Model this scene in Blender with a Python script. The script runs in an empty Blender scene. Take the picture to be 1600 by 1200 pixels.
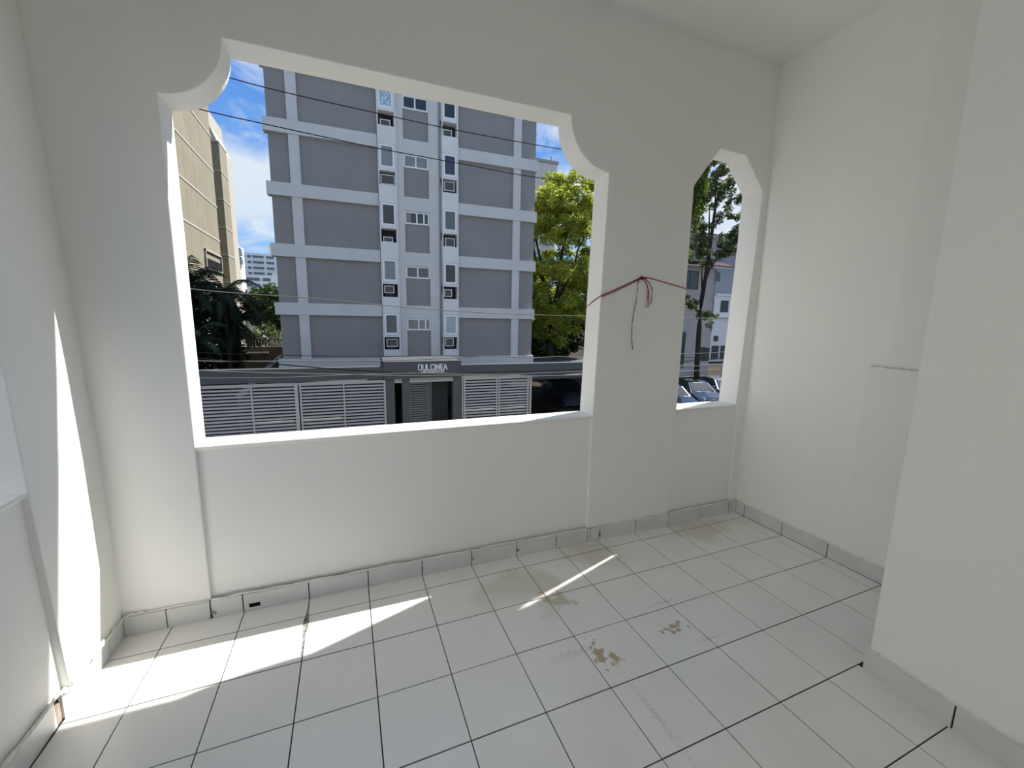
import bpy, math, random
from mathutils import Vector, Matrix, Euler
random.seed(7)
S = bpy.context.scene
COL = S.collection
PI = math.pi

# ------------------------------------------------------------------ camera
cam_d = bpy.data.cameras.new('camera')
cam = bpy.data.objects.new('camera', cam_d)
COL.objects.link(cam)
cam.location = (0.26787, -2.32188, 1.64562)
cam.rotation_euler = (math.radians(81.17176), math.radians(-0.9536), math.radians(-21.91449))
cam_d.sensor_fit = 'HORIZONTAL'
cam_d.sensor_width = 36.0
cam_d.lens = 638.179 / 1600 * 36.0
cam_d.clip_start = 0.02
cam_d.clip_end = 2000
S.camera = cam

# ------------------------------------------------------------------ sky, sun, exposure
SUN_DIR = Vector((0.722, 0.229, 1.0)).normalized()
sun_d = bpy.data.lights.new('sun', 'SUN')
sun_d.energy = 8.3
sun_d.angle = math.radians(0.6)
sun_d.color = (1.0, 0.96, 0.90)
sun = bpy.data.objects.new('sun', sun_d)
COL.objects.link(sun)
sun.location = (60, 20, 80)
sun.rotation_euler = SUN_DIR.to_track_quat('Z', 'Y').to_euler()

world = bpy.data.worlds.new('sky')
S.world = world
world.use_nodes = True
wn = world.node_tree
wn.nodes.clear()
def W(t, **kw):
    n = wn.nodes.new(t)
    for k, v in kw.items():
        setattr(n, k, v)
    return n
tc = W('ShaderNodeTexCoord')
sep = W('ShaderNodeSeparateXYZ')
wn.links.new(tc.outputs['Generated'], sep.inputs[0])
ramp = W('ShaderNodeValToRGB')
wn.links.new(sep.outputs['Z'], ramp.inputs[0])
els = ramp.color_ramp.elements
els[0].position = 0.0; els[0].color = (0.36, 0.56, 0.80, 1)
els[1].position = 1.0; els[1].color = (0.16, 0.29, 0.52, 1)
for p_, c_ in ((0.16, (0.22, 0.46, 0.82, 1)), (0.42, (0.10, 0.27, 0.70, 1))):
    e = els.new(p_); e.color = c_
# planar cloud projection
addz = W('ShaderNodeMath', operation='ADD'); addz.inputs[1].default_value = 0.42
wn.links.new(sep.outputs['Z'], addz.inputs[0])
dx = W('ShaderNodeMath', operation='DIVIDE'); dy = W('ShaderNodeMath', operation='DIVIDE')
wn.links.new(sep.outputs['X'], dx.inputs[0]); wn.links.new(addz.outputs[0], dx.inputs[1])
wn.links.new(sep.outputs['Y'], dy.inputs[0]); wn.links.new(addz.outputs[0], dy.inputs[1])
comb = W('ShaderNodeCombineXYZ')
wn.links.new(dx.outputs[0], comb.inputs[0]); wn.links.new(dy.outputs[0], comb.inputs[1])
nz = W('ShaderNodeTexNoise'); nz.inputs['Scale'].default_value = 6.0; nz.inputs['Detail'].default_value = 9; nz.inputs['Roughness'].default_value = 0.62; nz.inputs['Distortion'].default_value = 0.6
wn.links.new(comb.outputs[0], nz.inputs['Vector'])
cr = W('ShaderNodeValToRGB')
cr.color_ramp.elements[0].position = 0.42; cr.color_ramp.elements[0].color = (0, 0, 0, 1)
cr.color_ramp.elements[1].position = 0.70; cr.color_ramp.elements[1].color = (0.9, 0.9, 0.9, 1)
wn.links.new(nz.outputs['Fac'], cr.inputs[0])
# low bank of white cumulus between about 12 and 20 degrees up
nz2 = W('ShaderNodeTexNoise'); nz2.inputs['Scale'].default_value = 5.0; nz2.inputs['Detail'].default_value = 6
wn.links.new(tc.outputs['Generated'], nz2.inputs['Vector'])
zz = W('ShaderNodeMath', operation='MULTIPLY_ADD'); zz.inputs[1].default_value = 0.14; 
wn.links.new(nz2.outputs['Fac'], zz.inputs[0]); wn.links.new(sep.outputs['Z'], zz.inputs[2])
bank = W('ShaderNodeValToRGB')
be = bank.color_ramp.elements
be[0].position = 0.21; be[0].color = (0, 0, 0, 1)
be[1].position = 0.27; be[1].color = (0.75, 0.75, 0.75, 1)
e = be.new(0.37); e.color = (0.85, 0.85, 0.85, 1)
e = be.new(0.395); e.color = (0, 0, 0, 1)
wn.links.new(zz.outputs[0], bank.inputs[0])
mx = W('ShaderNodeMath', operation='MAXIMUM')
wn.links.new(cr.outputs[0], mx.inputs[0]); wn.links.new(bank.outputs[0], mx.inputs[1])
mix = W('ShaderNodeMix', data_type='RGBA')
wn.links.new(mx.outputs[0], mix.inputs['Factor'])
wn.links.new(ramp.outputs[0], mix.inputs[6]); mix.inputs[7].default_value = (0.74, 0.785, 0.83, 1)
bg = W('ShaderNodeBackground'); bg.inputs['Strength'].default_value = 1.0
wn.links.new(mix.outputs[2], bg.inputs[0])
wo = W('ShaderNodeOutputWorld')
wn.links.new(bg.outputs[0], wo.inputs[0])

S.view_settings.view_transform = 'Standard'
S.view_settings.look = 'None'
S.view_settings.gamma = 1.0
S.view_settings.use_curve_mapping = False
S.view_settings.exposure = 0.2
S.cycles.max_bounces = 14
S.cycles.diffuse_bounces = 9
S.cycles.glossy_bounces = 4
S.cycles.sample_clamp_indirect = 8.0

# ------------------------------------------------------------------ materials
MATS = {}
def mat(name, col, rough=0.7, spec=0.3, metal=0.0, noise=None, bump=None, emit=None, coat=0.0):
    """noise = (scale, amount) colour mottling; bump = (scale, strength)"""
    if name in MATS: return MATS[name]
    m = bpy.data.materials.new(name); m.use_nodes = True
    nt = m.node_tree; b = nt.nodes['Principled BSDF']
    b.inputs['Base Color'].default_value = (*col, 1)
    b.inputs['Roughness'].default_value = rough
    b.inputs['Specular IOR Level'].default_value = spec
    b.inputs['Metallic'].default_value = metal
    b.inputs['Coat Weight'].default_value = coat
    geo = nt.nodes.new('ShaderNodeNewGeometry')
    if noise:
        n = nt.nodes.new('ShaderNodeTexNoise'); n.inputs['Scale'].default_value = noise[0]; n.inputs['Detail'].default_value = 5
        nt.links.new(geo.outputs['Position'], n.inputs['Vector'])
        mr = nt.nodes.new('ShaderNodeMapRange'); mr.inputs['From Min'].default_value = .3; mr.inputs['From Max'].default_value = .7
        mr.inputs['To Min'].default_value = 1 - noise[1]; mr.inputs['To Max'].default_value = 1 + noise[1]
        nt.links.new(n.outputs['Fac'], mr.inputs['Value'])
        mu = nt.nodes.new('ShaderNodeMix'); mu.data_type = 'RGBA'; mu.blend_type = 'MULTIPLY'; mu.inputs['Factor'].default_value = 1
        mu.inputs[6].default_value = (*col, 1)
        nt.links.new(mr.outputs[0], mu.inputs[7])
        nt.links.new(mu.outputs[2], b.inputs['Base Color'])
    if bump:
        n = nt.nodes.new('ShaderNodeTexNoise'); n.inputs['Scale'].default_value = bump[0]; n.inputs['Detail'].default_value = 4
        nt.links.new(geo.outputs['Position'], n.inputs['Vector'])
        bp = nt.nodes.new('ShaderNodeBump'); bp.inputs['Strength'].default_value = bump[1]; bp.inputs['Distance'].default_value = 0.01
        nt.links.new(n.outputs['Fac'], bp.inputs['Height'])
        nt.links.new(bp.outputs[0], b.inputs['Normal'])
    MATS[name] = m
    return m

def leaf_mat(name, c1, c2, scale=1.2, transl=0.4):
    m = bpy.data.materials.new(name); m.use_nodes = True; nt = m.node_tree; nt.nodes.clear()
    geo = nt.nodes.new('ShaderNodeNewGeometry')
    n = nt.nodes.new('ShaderNodeTexNoise'); n.inputs['Scale'].default_value = scale; n.inputs['Detail'].default_value = 4
    nt.links.new(geo.outputs['Position'], n.inputs['Vector'])
    r = nt.nodes.new('ShaderNodeValToRGB'); r.color_ramp.elements[0].position = .38; r.color_ramp.elements[1].position = .62
    r.color_ramp.elements[0].color = (*c1, 1); r.color_ramp.elements[1].color = (*c2, 1)
    nt.links.new(n.outputs['Fac'], r.inputs[0])
    d = nt.nodes.new('ShaderNodeBsdfDiffuse'); t = nt.nodes.new('ShaderNodeBsdfTranslucent'); g = nt.nodes.new('ShaderNodeBsdfGlossy')
    g.inputs['Roughness'].default_value = .45; g.inputs['Color'].default_value = (.6, .65, .6, 1)
    nt.links.new(r.outputs[0], d.inputs[0]); nt.links.new(r.outputs[0], t.inputs[0])
    m1 = nt.nodes.new('ShaderNodeMixShader'); m1.inputs[0].default_value = transl
    nt.links.new(d.outputs[0], m1.inputs[1]); nt.links.new(t.outputs[0], m1.inputs[2])
    m2 = nt.nodes.new('ShaderNodeMixShader'); m2.inputs[0].default_value = .05
    nt.links.new(m1.outputs[0], m2.inputs[1]); nt.links.new(g.outputs[0], m2.inputs[2])
    o = nt.nodes.new('ShaderNodeOutputMaterial'); nt.links.new(m2.outputs[0], o.inputs[0])
    return m

def blobs(nt, geo, specs, noise_amt=0.5, noise_scale=12):
    """max over soft blobs: specs = [(cx,cy,cz, rx,ry,rz)]"""
    n = nt.nodes.new('ShaderNodeTexNoise'); n.inputs['Scale'].default_value = noise_scale; n.inputs['Detail'].default_value = 6
    nt.links.new(geo.outputs['Position'], n.inputs['Vector'])
    last = None
    for cx, cy, cz, rx, ry, rz in specs:
        s = nt.nodes.new('ShaderNodeVectorMath'); s.operation = 'SUBTRACT'; s.inputs[1].default_value = (cx, cy, cz)
        nt.links.new(geo.outputs['Position'], s.inputs[0])
        d = nt.nodes.new('ShaderNodeVectorMath'); d.operation = 'DIVIDE'; d.inputs[1].default_value = (rx, ry, rz)
        nt.links.new(s.outputs[0], d.inputs[0])
        l = nt.nodes.new('ShaderNodeVectorMath'); l.operation = 'LENGTH'; nt.links.new(d.outputs[0], l.inputs[0])
        a = nt.nodes.new('ShaderNodeMath'); a.operation = 'SUBTRACT'; a.inputs[0].default_value = 1.0
        nt.links.new(l.outputs['Value'], a.inputs[1])
        if last is None: last = a
        else:
            k = nt.nodes.new('ShaderNodeMath'); k.operation = 'MAXIMUM'
            nt.links.new(last.outputs[0], k.inputs[0]); nt.links.new(a.outputs[0], k.inputs[1]); last = k
    nn = nt.nodes.new('ShaderNodeMapRange'); nn.inputs['From Min'].default_value = .35; nn.inputs['From Max'].default_value = .65
    nn.inputs['To Min'].default_value = -noise_amt; nn.inputs['To Max'].default_value = noise_amt
    nt.links.new(n.outputs['Fac'], nn.inputs['Value'])
    ad = nt.nodes.new('ShaderNodeMath'); ad.operation = 'ADD'
    nt.links.new(last.outputs[0], ad.inputs[0]); nt.links.new(nn.outputs[0], ad.inputs[1])
    mr = nt.nodes.new('ShaderNodeMapRange'); mr.inputs['From Min'].default_value = .3; mr.inputs['From Max'].default_value = .75
    nt.links.new(ad.outputs[0], mr.inputs['Value'])
    return mr.outputs[0]

def stained(name, base, rough, layers, bump=None, mottling=None, spec=.5):
    """layers = [(colour, strength, specs, noise_amt, noise_scale)]"""
    m = mat(name, base, rough, spec, noise=mottling, bump=bump)
    nt = m.node_tree; b = nt.nodes['Principled BSDF']
    geo = nt.nodes.new('ShaderNodeNewGeometry')
    src = b.inputs['Base Color'].links[0].from_socket if b.inputs['Base Color'].is_linked else None
    for col, st, specs, na, ns in layers:
        f = blobs(nt, geo, specs, na, ns)
        mul = nt.nodes.new('ShaderNodeMath'); mul.operation = 'MULTIPLY'; mul.inputs[1].default_value = st
        nt.links.new(f, mul.inputs[0])
        x = nt.nodes.new('ShaderNodeMix'); x.data_type = 'RGBA'
        nt.links.new(mul.outputs[0], x.inputs['Factor'])
        if src is None: x.inputs[6].default_value = (*base, 1)
        else: nt.links.new(src, x.inputs[6])
        x.inputs[7].default_value = (*col, 1)
        src = x.outputs[2]
    nt.links.new(src, b.inputs['Base Color'])
    return m

WALLC = (0.862, 0.862, 0.835)
M_wall = mat('white_wall_paint', WALLC, .6, .3, noise=(1.3, .012), bump=(55, .10))
M_wallshade = mat('shaded_wall_paint', (0.842, 0.842, 0.815), .65, .3, bump=(40, .14))  # greyer tone paints the soft shade on the right wall
M_ceil = mat('ceiling_paint', (0.82, 0.82, 0.79), .8, .2, bump=(60, .08))
M_ledge = mat('shaded_edge_plaster', (0.60, 0.60, 0.57), .8, .2, noise=(30, .2), bump=(60, .4))  # darker colour paints the crevice shade along the ledge line
M_caulk = mat('old_caulk', (0.78, 0.77, 0.72), .8, .2, noise=(40, .15), bump=(70, .6))
M_grout = mat('dark_grout', (0.035, 0.034, 0.031), .9, .1, noise=(14, .3))
M_hole = mat('drain_black', (0.006, 0.006, 0.006), .9, .1)
M_tile = stained('white_floor_tile', (0.80, 0.785, 0.755), .26, [
    ((.46, .43, .33), .40, [(1.25, -.22, 0, .42, .34, .2), (1.85, -.02, 0, .5, .25, .2), (2.9, -.05, 0, .7, .25, .2)], .35, 3),
    ((.36, .24, .09), .75, [(1.375, -.80, 0, .045, .11, .1), (1.43, -.86, 0, .04, .07, .1), (1.86, -.80, 0, .10, .05, .1)], .7, 28),
    ((.40, .33, .18), .5, [(1.40, -.40, 0, .10, .10, .1), (1.31, -.33, 0, .05, .10, .1)], .5, 14),
    ((.36, .35, .33), .30, [(1.25, -.76, 0, .13, .03, .1), (1.95, -.62, 0, .15, .015, .1), (2.0, -.93, 0, .12, .02, .1), (1.42, -1.15, 0, .02, .22, .1), (1.20, -.99, 0, .14, .015, .1)], .85, 95),
    ], mottling=(2.5, .03))
M_skirt = stained('skirting_tile', (0.66, 0.66, 0.645), .3, [
    ((.10, .09, .08), .9, [(1.0, .17, .045, .022, .05, .04), (1.324, .15, .05, .026, .05, .03), (1.63, .15, .045, .026, .05, .045), (2.0, .12, .04, .02, .05, .035), (-.483, .18, .02, .03, .06, .05), (.66, .17, .04, .012, .05, .05)], .45, 50)],
    mottling=(8, .05))
# outside
M_grey = mat('grey_facade_paint', (0.275, 0.268, 0.257), .85, .2, noise=(.6, .05), bump=(8, .15))
M_trim = mat('light_grey_trim_paint', (0.60, 0.60, 0.585), .8, .2, noise=(1.2, .04), bump=(8, .1))
M_strip = mat('pale_strip_paint', (0.72, 0.72, 0.695), .8, .2, noise=(1.5, .05))
M_dark = mat('charcoal_paint', (0.075, 0.085, 0.09), .7, .3, noise=(1.5, .08))
M_black = mat('dark_interior_and_shadow', (0.012, 0.012, 0.013), .9, .1)  # near black; also paints the shadow in the tower bay
M_soffit = mat('parking_concrete', (0.10, 0.10, 0.10), .9, .1, noise=(1, .2))
M_whitefr = mat('white_window_frame', (0.80, 0.82, 0.83), .4, .4)
M_grille = mat('ac_grille', (0.13, 0.125, 0.12), .7, .3)
M_accase = mat('ac_casing', (0.42, 0.42, 0.40), .6, .3)
M_nicheb = mat('niche_recess', (0.05, 0.042, 0.04), .9, .1)
M_gate = mat('white_gate_paint', (0.42, 0.415, 0.41), .5, .4)
M_gdoor = mat('grey_green_metal', (0.15, 0.165, 0.16), .6, .4)
M_letter = mat('sign_letter_metal', (0.75, 0.75, 0.75), .4, .5)
M_tower = mat('ribbed_beige_concrete', (0.25, 0.233, 0.178), .9, .1, noise=(.5, .08), bump=(6, .3))
M_ledgeT = mat('pale_concrete_ledge', (0.40, 0.38, 0.33), .9, .1)
M_white = mat('far_white_render', (0.80, 0.82, 0.84), .9, .1)
M_white2 = mat('far_bright_render', (0.80, 0.80, 0.78), .9, .1)
M_farwin = mat('far_window_glass', (0.10, 0.13, 0.16), .3, .5)
M_glassd = mat('dark_balcony_glass', (0.05, 0.10, 0.13), .15, .5)
M_pipe = mat('grey_drainpipe', (0.25, 0.27, 0.27), .6, .3)
M_wireD = mat('black_cable', (0.010, 0.010, 0.010), .9, .1)
M_wireL = mat('lit_grey_cable', (0.14, 0.14, 0.135), .8, .2)  # grey of the lit lower cables put into the colour
M_cord = mat('red_cord', (0.22, 0.010, 0.03), .7, .3)
M_asph = mat('asphalt', (0.06, 0.06, 0.062), .9, .2, noise=(4, .2), bump=(30, .3))
M_pave = mat('concrete_paving', (0.30, 0.29, 0.27), .9, .2, noise=(2, .15), bump=(15, .2))
M_soil = mat('dark_soil', (0.04, 0.032, 0.024), .95, .1, noise=(3, .3), bump=(6, .5))
M_brownw = mat('brown_garden_wall', (0.16, 0.14, 0.115), .9, .1, noise=(2, .2), bump=(12, .2))
M_house = mat('grey_house_render', (0.42, 0.395, 0.37), .85, .2, noise=(.8, .06), bump=(10, .15))
M_clay = mat('clay_roof_tile', (0.07, 0.03, 0.024), .8, .2, noise=(3, .35))
M_orange = mat('orange_roof_tile', (0.55, 0.20, 0.09), .8, .2, noise=(2, .25))
M_bluegr = mat('blue_grey_render', (0.22, 0.235, 0.27), .85, .2)
M_bark = mat('dark_bark', (0.045, 0.038, 0.03), .9, .1, noise=(6, .3), bump=(14, .6))
M_palmtrunk = mat('palm_trunk', (0.08, 0.07, 0.055), .9, .1, noise=(5, .3), bump=(10, .6))
M_leafY = leaf_mat('yellow_green_leaves', (0.20, 0.26, 0.03), (0.50, 0.54, 0.08), .9, .55)
M_leafH = leaf_mat('hanging_leaves', (0.05, 0.09, 0.015), (0.20, 0.26, 0.04), 1.3, .4)
M_leafG = leaf_mat('mid_green_leaves', (0.02, 0.05, 0.012), (0.07, 0.13, 0.03), .8, .3)
M_leafS = leaf_mat('slim_tree_leaves', (0.045, 0.075, 0.025), (0.16, 0.19, 0.06), 2.0, .35)
M_palm = leaf_mat('palm_leaves', (0.010, 0.026, 0.018), (0.04, 0.075, 0.045), .7, .15)
M_carD = mat('dark_car_paint', (0.012, 0.016, 0.018), .12, .6, coat=1.0)
M_carS = mat('silver_car_paint', (0.10, 0.11, 0.12), .15, .6, metal=.3, coat=1.0)
M_tyre = mat('tyre_rubber', (0.01, 0.01, 0.01), .9, .2)
M_rim = mat('wheel_alloy', (0.35, 0.35, 0.36), .3, .5, metal=.8)
M_glassc = mat('car_glass', (0.05, 0.06, 0.065), .04, .9, coat=.6)
M_chrome = mat('bright_chrome', (0.8, 0.8, 0.82), .15, .5, metal=1.0)
M_lamp = mat('headlamp_lens', (0.55, 0.58, 0.6), .1, .6)
M_tarp = mat('dark_car_cover', (0.02, 0.027, 0.045), .45, .3, noise=(3, .3))
M_tarph = mat('cover_hem', (0.10, 0.10, 0.11), .7, .3)
def pane_mat(name, col, rough=.12, noise=None): return mat(name, col, rough, .6, noise=noise)
P_dark = pane_mat('pane_dark', (0.035, 0.042, 0.045))
P_grey = pane_mat('pane_grey', (0.10, 0.12, 0.125))
P_curt = pane_mat('pane_curtained', (0.22, 0.24, 0.24), .3, (9, .18))
P_pale = pane_mat('pane_pale_blue', (0.36, 0.42, 0.46), .2, (2, .1))
P_blue = pane_mat('pane_deep_blue', (0.03, 0.035, 0.08))
P_filmrefl = pane_mat('pane_film_reflection', (0.40, 0.52, 0.58), .15, (14, .55))  # reflected sky painted pale blue and white into the film pattern

# ------------------------------------------------------------------ mesh helpers
def tag(o, label=None, cat=None, group=None, kind=None):
    if label: o['label'] = label
    if cat: o['category'] = cat
    if group: o['group'] = group
    if kind: o['kind'] = kind
    return o
def thing(name, label, cat, loc=(0, 0, 0), rz=0.0, group=None):
    o = bpy.data.objects.new(name, None); COL.objects.link(o)
    o.empty_display_size = .2
    o.location = loc; o.rotation_euler = (0, 0, rz)
    return tag(o, label, cat, group)
class MB:
    def __init__(s, fn=None): s.v = []; s.f = []; s.fn = fn; s.sm = set()
    def add(s, vs, fs, smooth=False):
        n = len(s.v)
        for p in vs: s.v.append(tuple(s.fn(*p)) if s.fn else tuple(p))
        for f in fs:
            if smooth: s.sm.add(len(s.f))
            s.f.append(tuple(i + n for i in f))
        return s
    def box(s, x0, x1, y0, y1, z0, z1):
        return s.add([(x0, y0, z0), (x1, y0, z0), (x1, y1, z0), (x0, y1, z0), (x0, y0, z1), (x1, y0, z1), (x1, y1, z1), (x0, y1, z1)],
                     [(0, 3, 2, 1), (4, 5, 6, 7), (0, 1, 5, 4), (1, 2, 6, 5), (2, 3, 7, 6), (3, 0, 4, 7)])
    def prism_y(s, pts, y0, y1):          # polygon in (x, z), extruded along y
        n = len(pts)
        vs = [(x, y0, z) for x, z in pts] + [(x, y1, z) for x, z in pts]
        fs = [tuple(range(n)), tuple(range(2 * n - 1, n - 1, -1))] + [(i, i + n, (i + 1) % n + n, (i + 1) % n) for i in range(n)]
        return s.add(vs, fs)
    def prism_x(s, pts, x0, x1):          # polygon in (y, z)
        n = len(pts)
        vs = [(x0, y, z) for y, z in pts] + [(x1, y, z) for y, z in pts]
        fs = [tuple(range(n)), tuple(range(2 * n - 1, n - 1, -1))] + [(i, i + n, (i + 1) % n + n, (i + 1) % n) for i in range(n)]
        return s.add(vs, fs)
    def prism_z(s, pts, z0, z1):
        n = len(pts)
        vs = [(x, y, z0) for x, y in pts] + [(x, y, z1) for x, y in pts]
        fs = [tuple(range(n - 1, -1, -1)), tuple(range(n, 2 * n))] + [(i, (i + 1) % n, (i + 1) % n + n, i + n) for i in range(n)]
        return s.add(vs, fs)
    def tube(s, pts, r, n=6, cap=True):
        pts = [Vector(p) for p in pts]
        rr = r if isinstance(r, (list, tuple)) else [r] * len(pts)
        vs = []; fs = []
        up = Vector((0, 0, 1))
        for i, p in enumerate(pts):
            d = (pts[min(i + 1, len(pts) - 1)] - pts[max(i - 1, 0)])
            if d.length < 1e-9: d = Vector((0, 0, 1))
            d.normalize()
            a = d.cross(up)
            if a.length < .05: a = d.cross(Vector((1, 0, 0)))
            a.normalize(); b = d.cross(a)
            for k in range(n):
                t = 2 * PI * k / n
                vs.append(p + (a * math.cos(t) + b * math.sin(t)) * rr[i])
        for i in range(len(pts) - 1):
            for k in range(n):
                fs.append((i * n + k, i * n + (k + 1) % n, (i + 1) * n + (k + 1) % n, (i + 1) * n + k))
        s.add(vs, fs, True)
        if cap:
            m = len(s.v) - len(vs)
            s.f.append(tuple(m + k for k in range(n))[::-1]); s.f.append(tuple(m + (len(pts) - 1) * n + k for k in range(n)))
        return s
    def build(s, name, m, parent=None, loc=(0, 0, 0), link=True):
        me = bpy.data.meshes.new(name)
        vs = s.v
        if parent is not None:
            wl = world_loc(parent)
            if s.fn is not None or getattr(s, 'world', False):
                vs = [(a - wl[0] - loc[0], b - wl[1] - loc[1], c - wl[2] - loc[2]) for a, b, c in vs]
        me.from_pydata(vs, [], s.f); me.update(calc_edges=True)
        me.materials.append(m)
        for i in s.sm: me.polygons[i].use_smooth = True
        o = bpy.data.objects.new(name, me)
        if link: COL.objects.link(o)
        if parent is not None: o.parent = parent
        o.location = loc
        return o
def world_loc(o):
    l = Vector((0, 0, 0))
    while o is not None: l += o.location; o = o.parent
    return l
def recalc(o):
    import bmesh
    bm = bmesh.new(); bm.from_mesh(o.data); bmesh.ops.recalc_face_normals(bm, faces=bm.faces); bm.to_mesh(o.data); bm.free()
    return o
def bev(o, w, seg=2):
    md = o.modifiers.new('bevel', 'BEVEL'); md.width = w; md.segments = seg; md.limit_method = 'ANGLE'; md.angle_limit = math.radians(50)
    return o
def copy_tree(o, parent=None):
    c = o.copy(); COL.objects.link(c)
    if parent is not None: c.parent = parent
    for ch in list(o.children): copy_tree(ch, c)
    return c

# ================================================================== THE SETTING: room shell
FY = lambda x: 0.178 - 0.016 * (x + 0.86)          # the front wall runs slightly off the tile grid
def fw(x, y, z): return (x, y + FY(x), z)
TH = 0.178; H = 3.6
SZ = 0.975                                          # sill height
# front wall with its two openings, one comb-shaped slab
arc = []
NA = 14
cx0, cx1, zt, zs = -0.483, 1.934, 2.927, 2.640
pts = [(-1.055, -.3), (-.481, -.3), (-.482, zs)]
r0 = zt - zs
for k in range(1, NA + 1):                           # left quarter disc bulging into the opening
    t = PI / 2 * k / NA
    pts.append((cx0 + math.sin(t) * .268, zt - math.cos(t) * r0))
for k in range(0, NA + 1):                           # right quarter disc
    t = PI / 2 * k / NA
    pts.append((cx1 - math.cos(t) * .297, zt - math.sin(t) * (zt - 2.628)))
pts += [(1.896, SZ), (1.893, -.3), (2.672, -.3), (2.668, SZ), (2.665, 2.64), (2.884, 2.922), (3.142, 2.915), (3.357, 2.68), (3.303, SZ), (3.325, .9), (3.345, -.3), (3.65, -.3), (3.65, H + .05), (-1.055, H + .05)]
wf = MB(fw).prism_y(pts, 0, TH).build('wall_front', M_wall)
recalc(wf); bev(wf, .006); tag(wf, kind='structure')
# low panels below the openings, set back behind the pillar faces, with their sill tops
for nm, xa, xb in (('sill_panel', -.484, 1.898), ('sill_panel', 2.664, 3.335)):
    m = MB(fw)
    m.prism_x([(.018, -.3), (.018, SZ - .03), (-.002, SZ - .008), (.004, SZ), (TH - .002, SZ), (TH - .002, -.3)], xa, xb)
    o = m.build(nm, M_wall, wf); recalc(o); bev(o, .004)
tag(wf, kind='structure')

# left wall: upper face, low block with a ledge
def lw(y): return -0.868 + 0.035 * min(0, y + 0.05)
m = MB(); m.world = True
# pilaster next to the corner (its face leans out a little with height), then an opening over a low panel
zz = [(-.3, -.864), (.105, -.866), (.98, -.868), (1.4, -.876), (2.0, -.895), (H + .05, -.945)]
yj = lambda z: -.250 - .045 * min(1, max(0, z) / .98)
vs = []
for z, x in zz:
    vs += [(x + .004, .30, z), (x, yj(z), z), (-1.055, yj(z), z), (-1.055, .30, z)]
fs = [(3, 2, 1, 0), (20, 21, 22, 23)]
for l in range(5):
    for i in range(4): fs.append((l * 4 + i, l * 4 + (i + 1) % 4, l * 4 + 4 + (i + 1) % 4, l * 4 + 4 + i))
m.add(vs, fs)
m.box(-1.055, -.87, -3.9, -3.5, -.3, H + .05)
m.box(-1.055, -.93, -3.5, -.29, 2.92, H + .05)
wl_ = m.build('wall_left', M_wall); recalc(wl_); bev(wl_, .004); tag(wl_, kind='structure')
m = MB(); m.world = True
m.prism_y([(-1.05, -.3), (-.893, -.3), (-.893, SZ - .03), (-.872, SZ - .010), (-.876, SZ), (-1.05, SZ)], -3.52, -.252)
o = m.build('sill_panel', M_wall, wl_); recalc(o); bev(o, .004)

# right wall and the nearer wall that stands proud of it
m = MB(); m.box(3.422, 3.8, -3.8, .35, -.3, H + .05)
wr = m.build('wall_right', M_wall); recalc(wr); tag(wr, kind='structure')
m = MB(); m.prism_z([(3.432, -.735), (3.396, -.742), (3.412, -1.36), (3.432, -1.36)], .62, 1.392)  # raised, tilted block stands for the lower shade on the wall
o = m.build('shade_step', M_wallshade, wr); recalc(o)
m = MB(); m.prism_z([(3.432, -.832), (3.408, -.836), (3.414, -1.36), (3.432, -1.36)], 1.392, 3.6)  # upper part of that shade, as a greyer raised strip
o = m.build('shade_strip', M_wallshade, wr); recalc(o)
m = MB(); m.prism_z([(3.43, -.75), (3.400, -.75), (3.388, -1.36), (3.43, -1.36)], 1.388, 1.400)  # dark strip painted as the shade line between the two
o = m.build('ledge_shade_line', M_ledge, wr); recalc(o)
m = MB(); m.prism_z([(2.552, -1.348), (2.545, -2.2), (2.535, -3.8), (3.8, -3.8), (3.8, -1.348)], -.3, H + .05)
wr2 = m.build('wall_right_near', M_wall); recalc(wr2); bev(wr2, .012, 3); tag(wr2, kind='structure')
# back wall with a doorway through to the flat behind
m = MB(); m.box(-1.05, -.35, -3.85, -3.6, -.3, H + .05); m.box(.75, 3.8, -3.85, -3.6, -.3, H + .05); m.box(-.35, .75, -3.85, -3.6, 2.15, H + .05)
o = m.build('wall_back', M_wall); recalc(o); tag(o, kind='structure')
m = MB(); m.box(-1.06, 3.8, -3.85, .36, H, H + .25)
o = m.build('ceiling', M_ceil); tag(o, kind='structure')

# floor: screed/grout bed, with every tile a piece of its own
m = MB(); m.box(-1.05, 3.7, -3.8, .36, -.3, -.0035)
floor = m.build('floor', M_grout); tag(floor, kind='structure')
T = .33
tile_cache = {}
def tile_mesh(w, d):
    k = (round(w, 4), round(d, 4))
    if k in tile_cache: return tile_cache[k]
    b = .0022; vs = []
    for z, s_ in ((-.012, 0), (-.0012, 0), (0, b)):
        for sx, sy in ((-1, -1), (1, -1), (1, 1), (-1, 1)):
            vs.append((sx * (w / 2 - s_), sy * (d / 2 - s_), z))
    fs = [(8, 9, 10, 11)]
    for l in (0, 4):
        for i in range(4): fs.append((l + i, l + (i + 1) % 4, l + 4 + (i + 1) % 4, l + 4 + i))
    me = bpy.data.meshes.new('tile'); me.from_pydata(vs, [], fs); me.update(); me.materials.append(M_tile)
    tile_cache[k] = me
    return me
xs = [-.872] + [T * i for i in range(-2, 11)] + [3.408]
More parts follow.
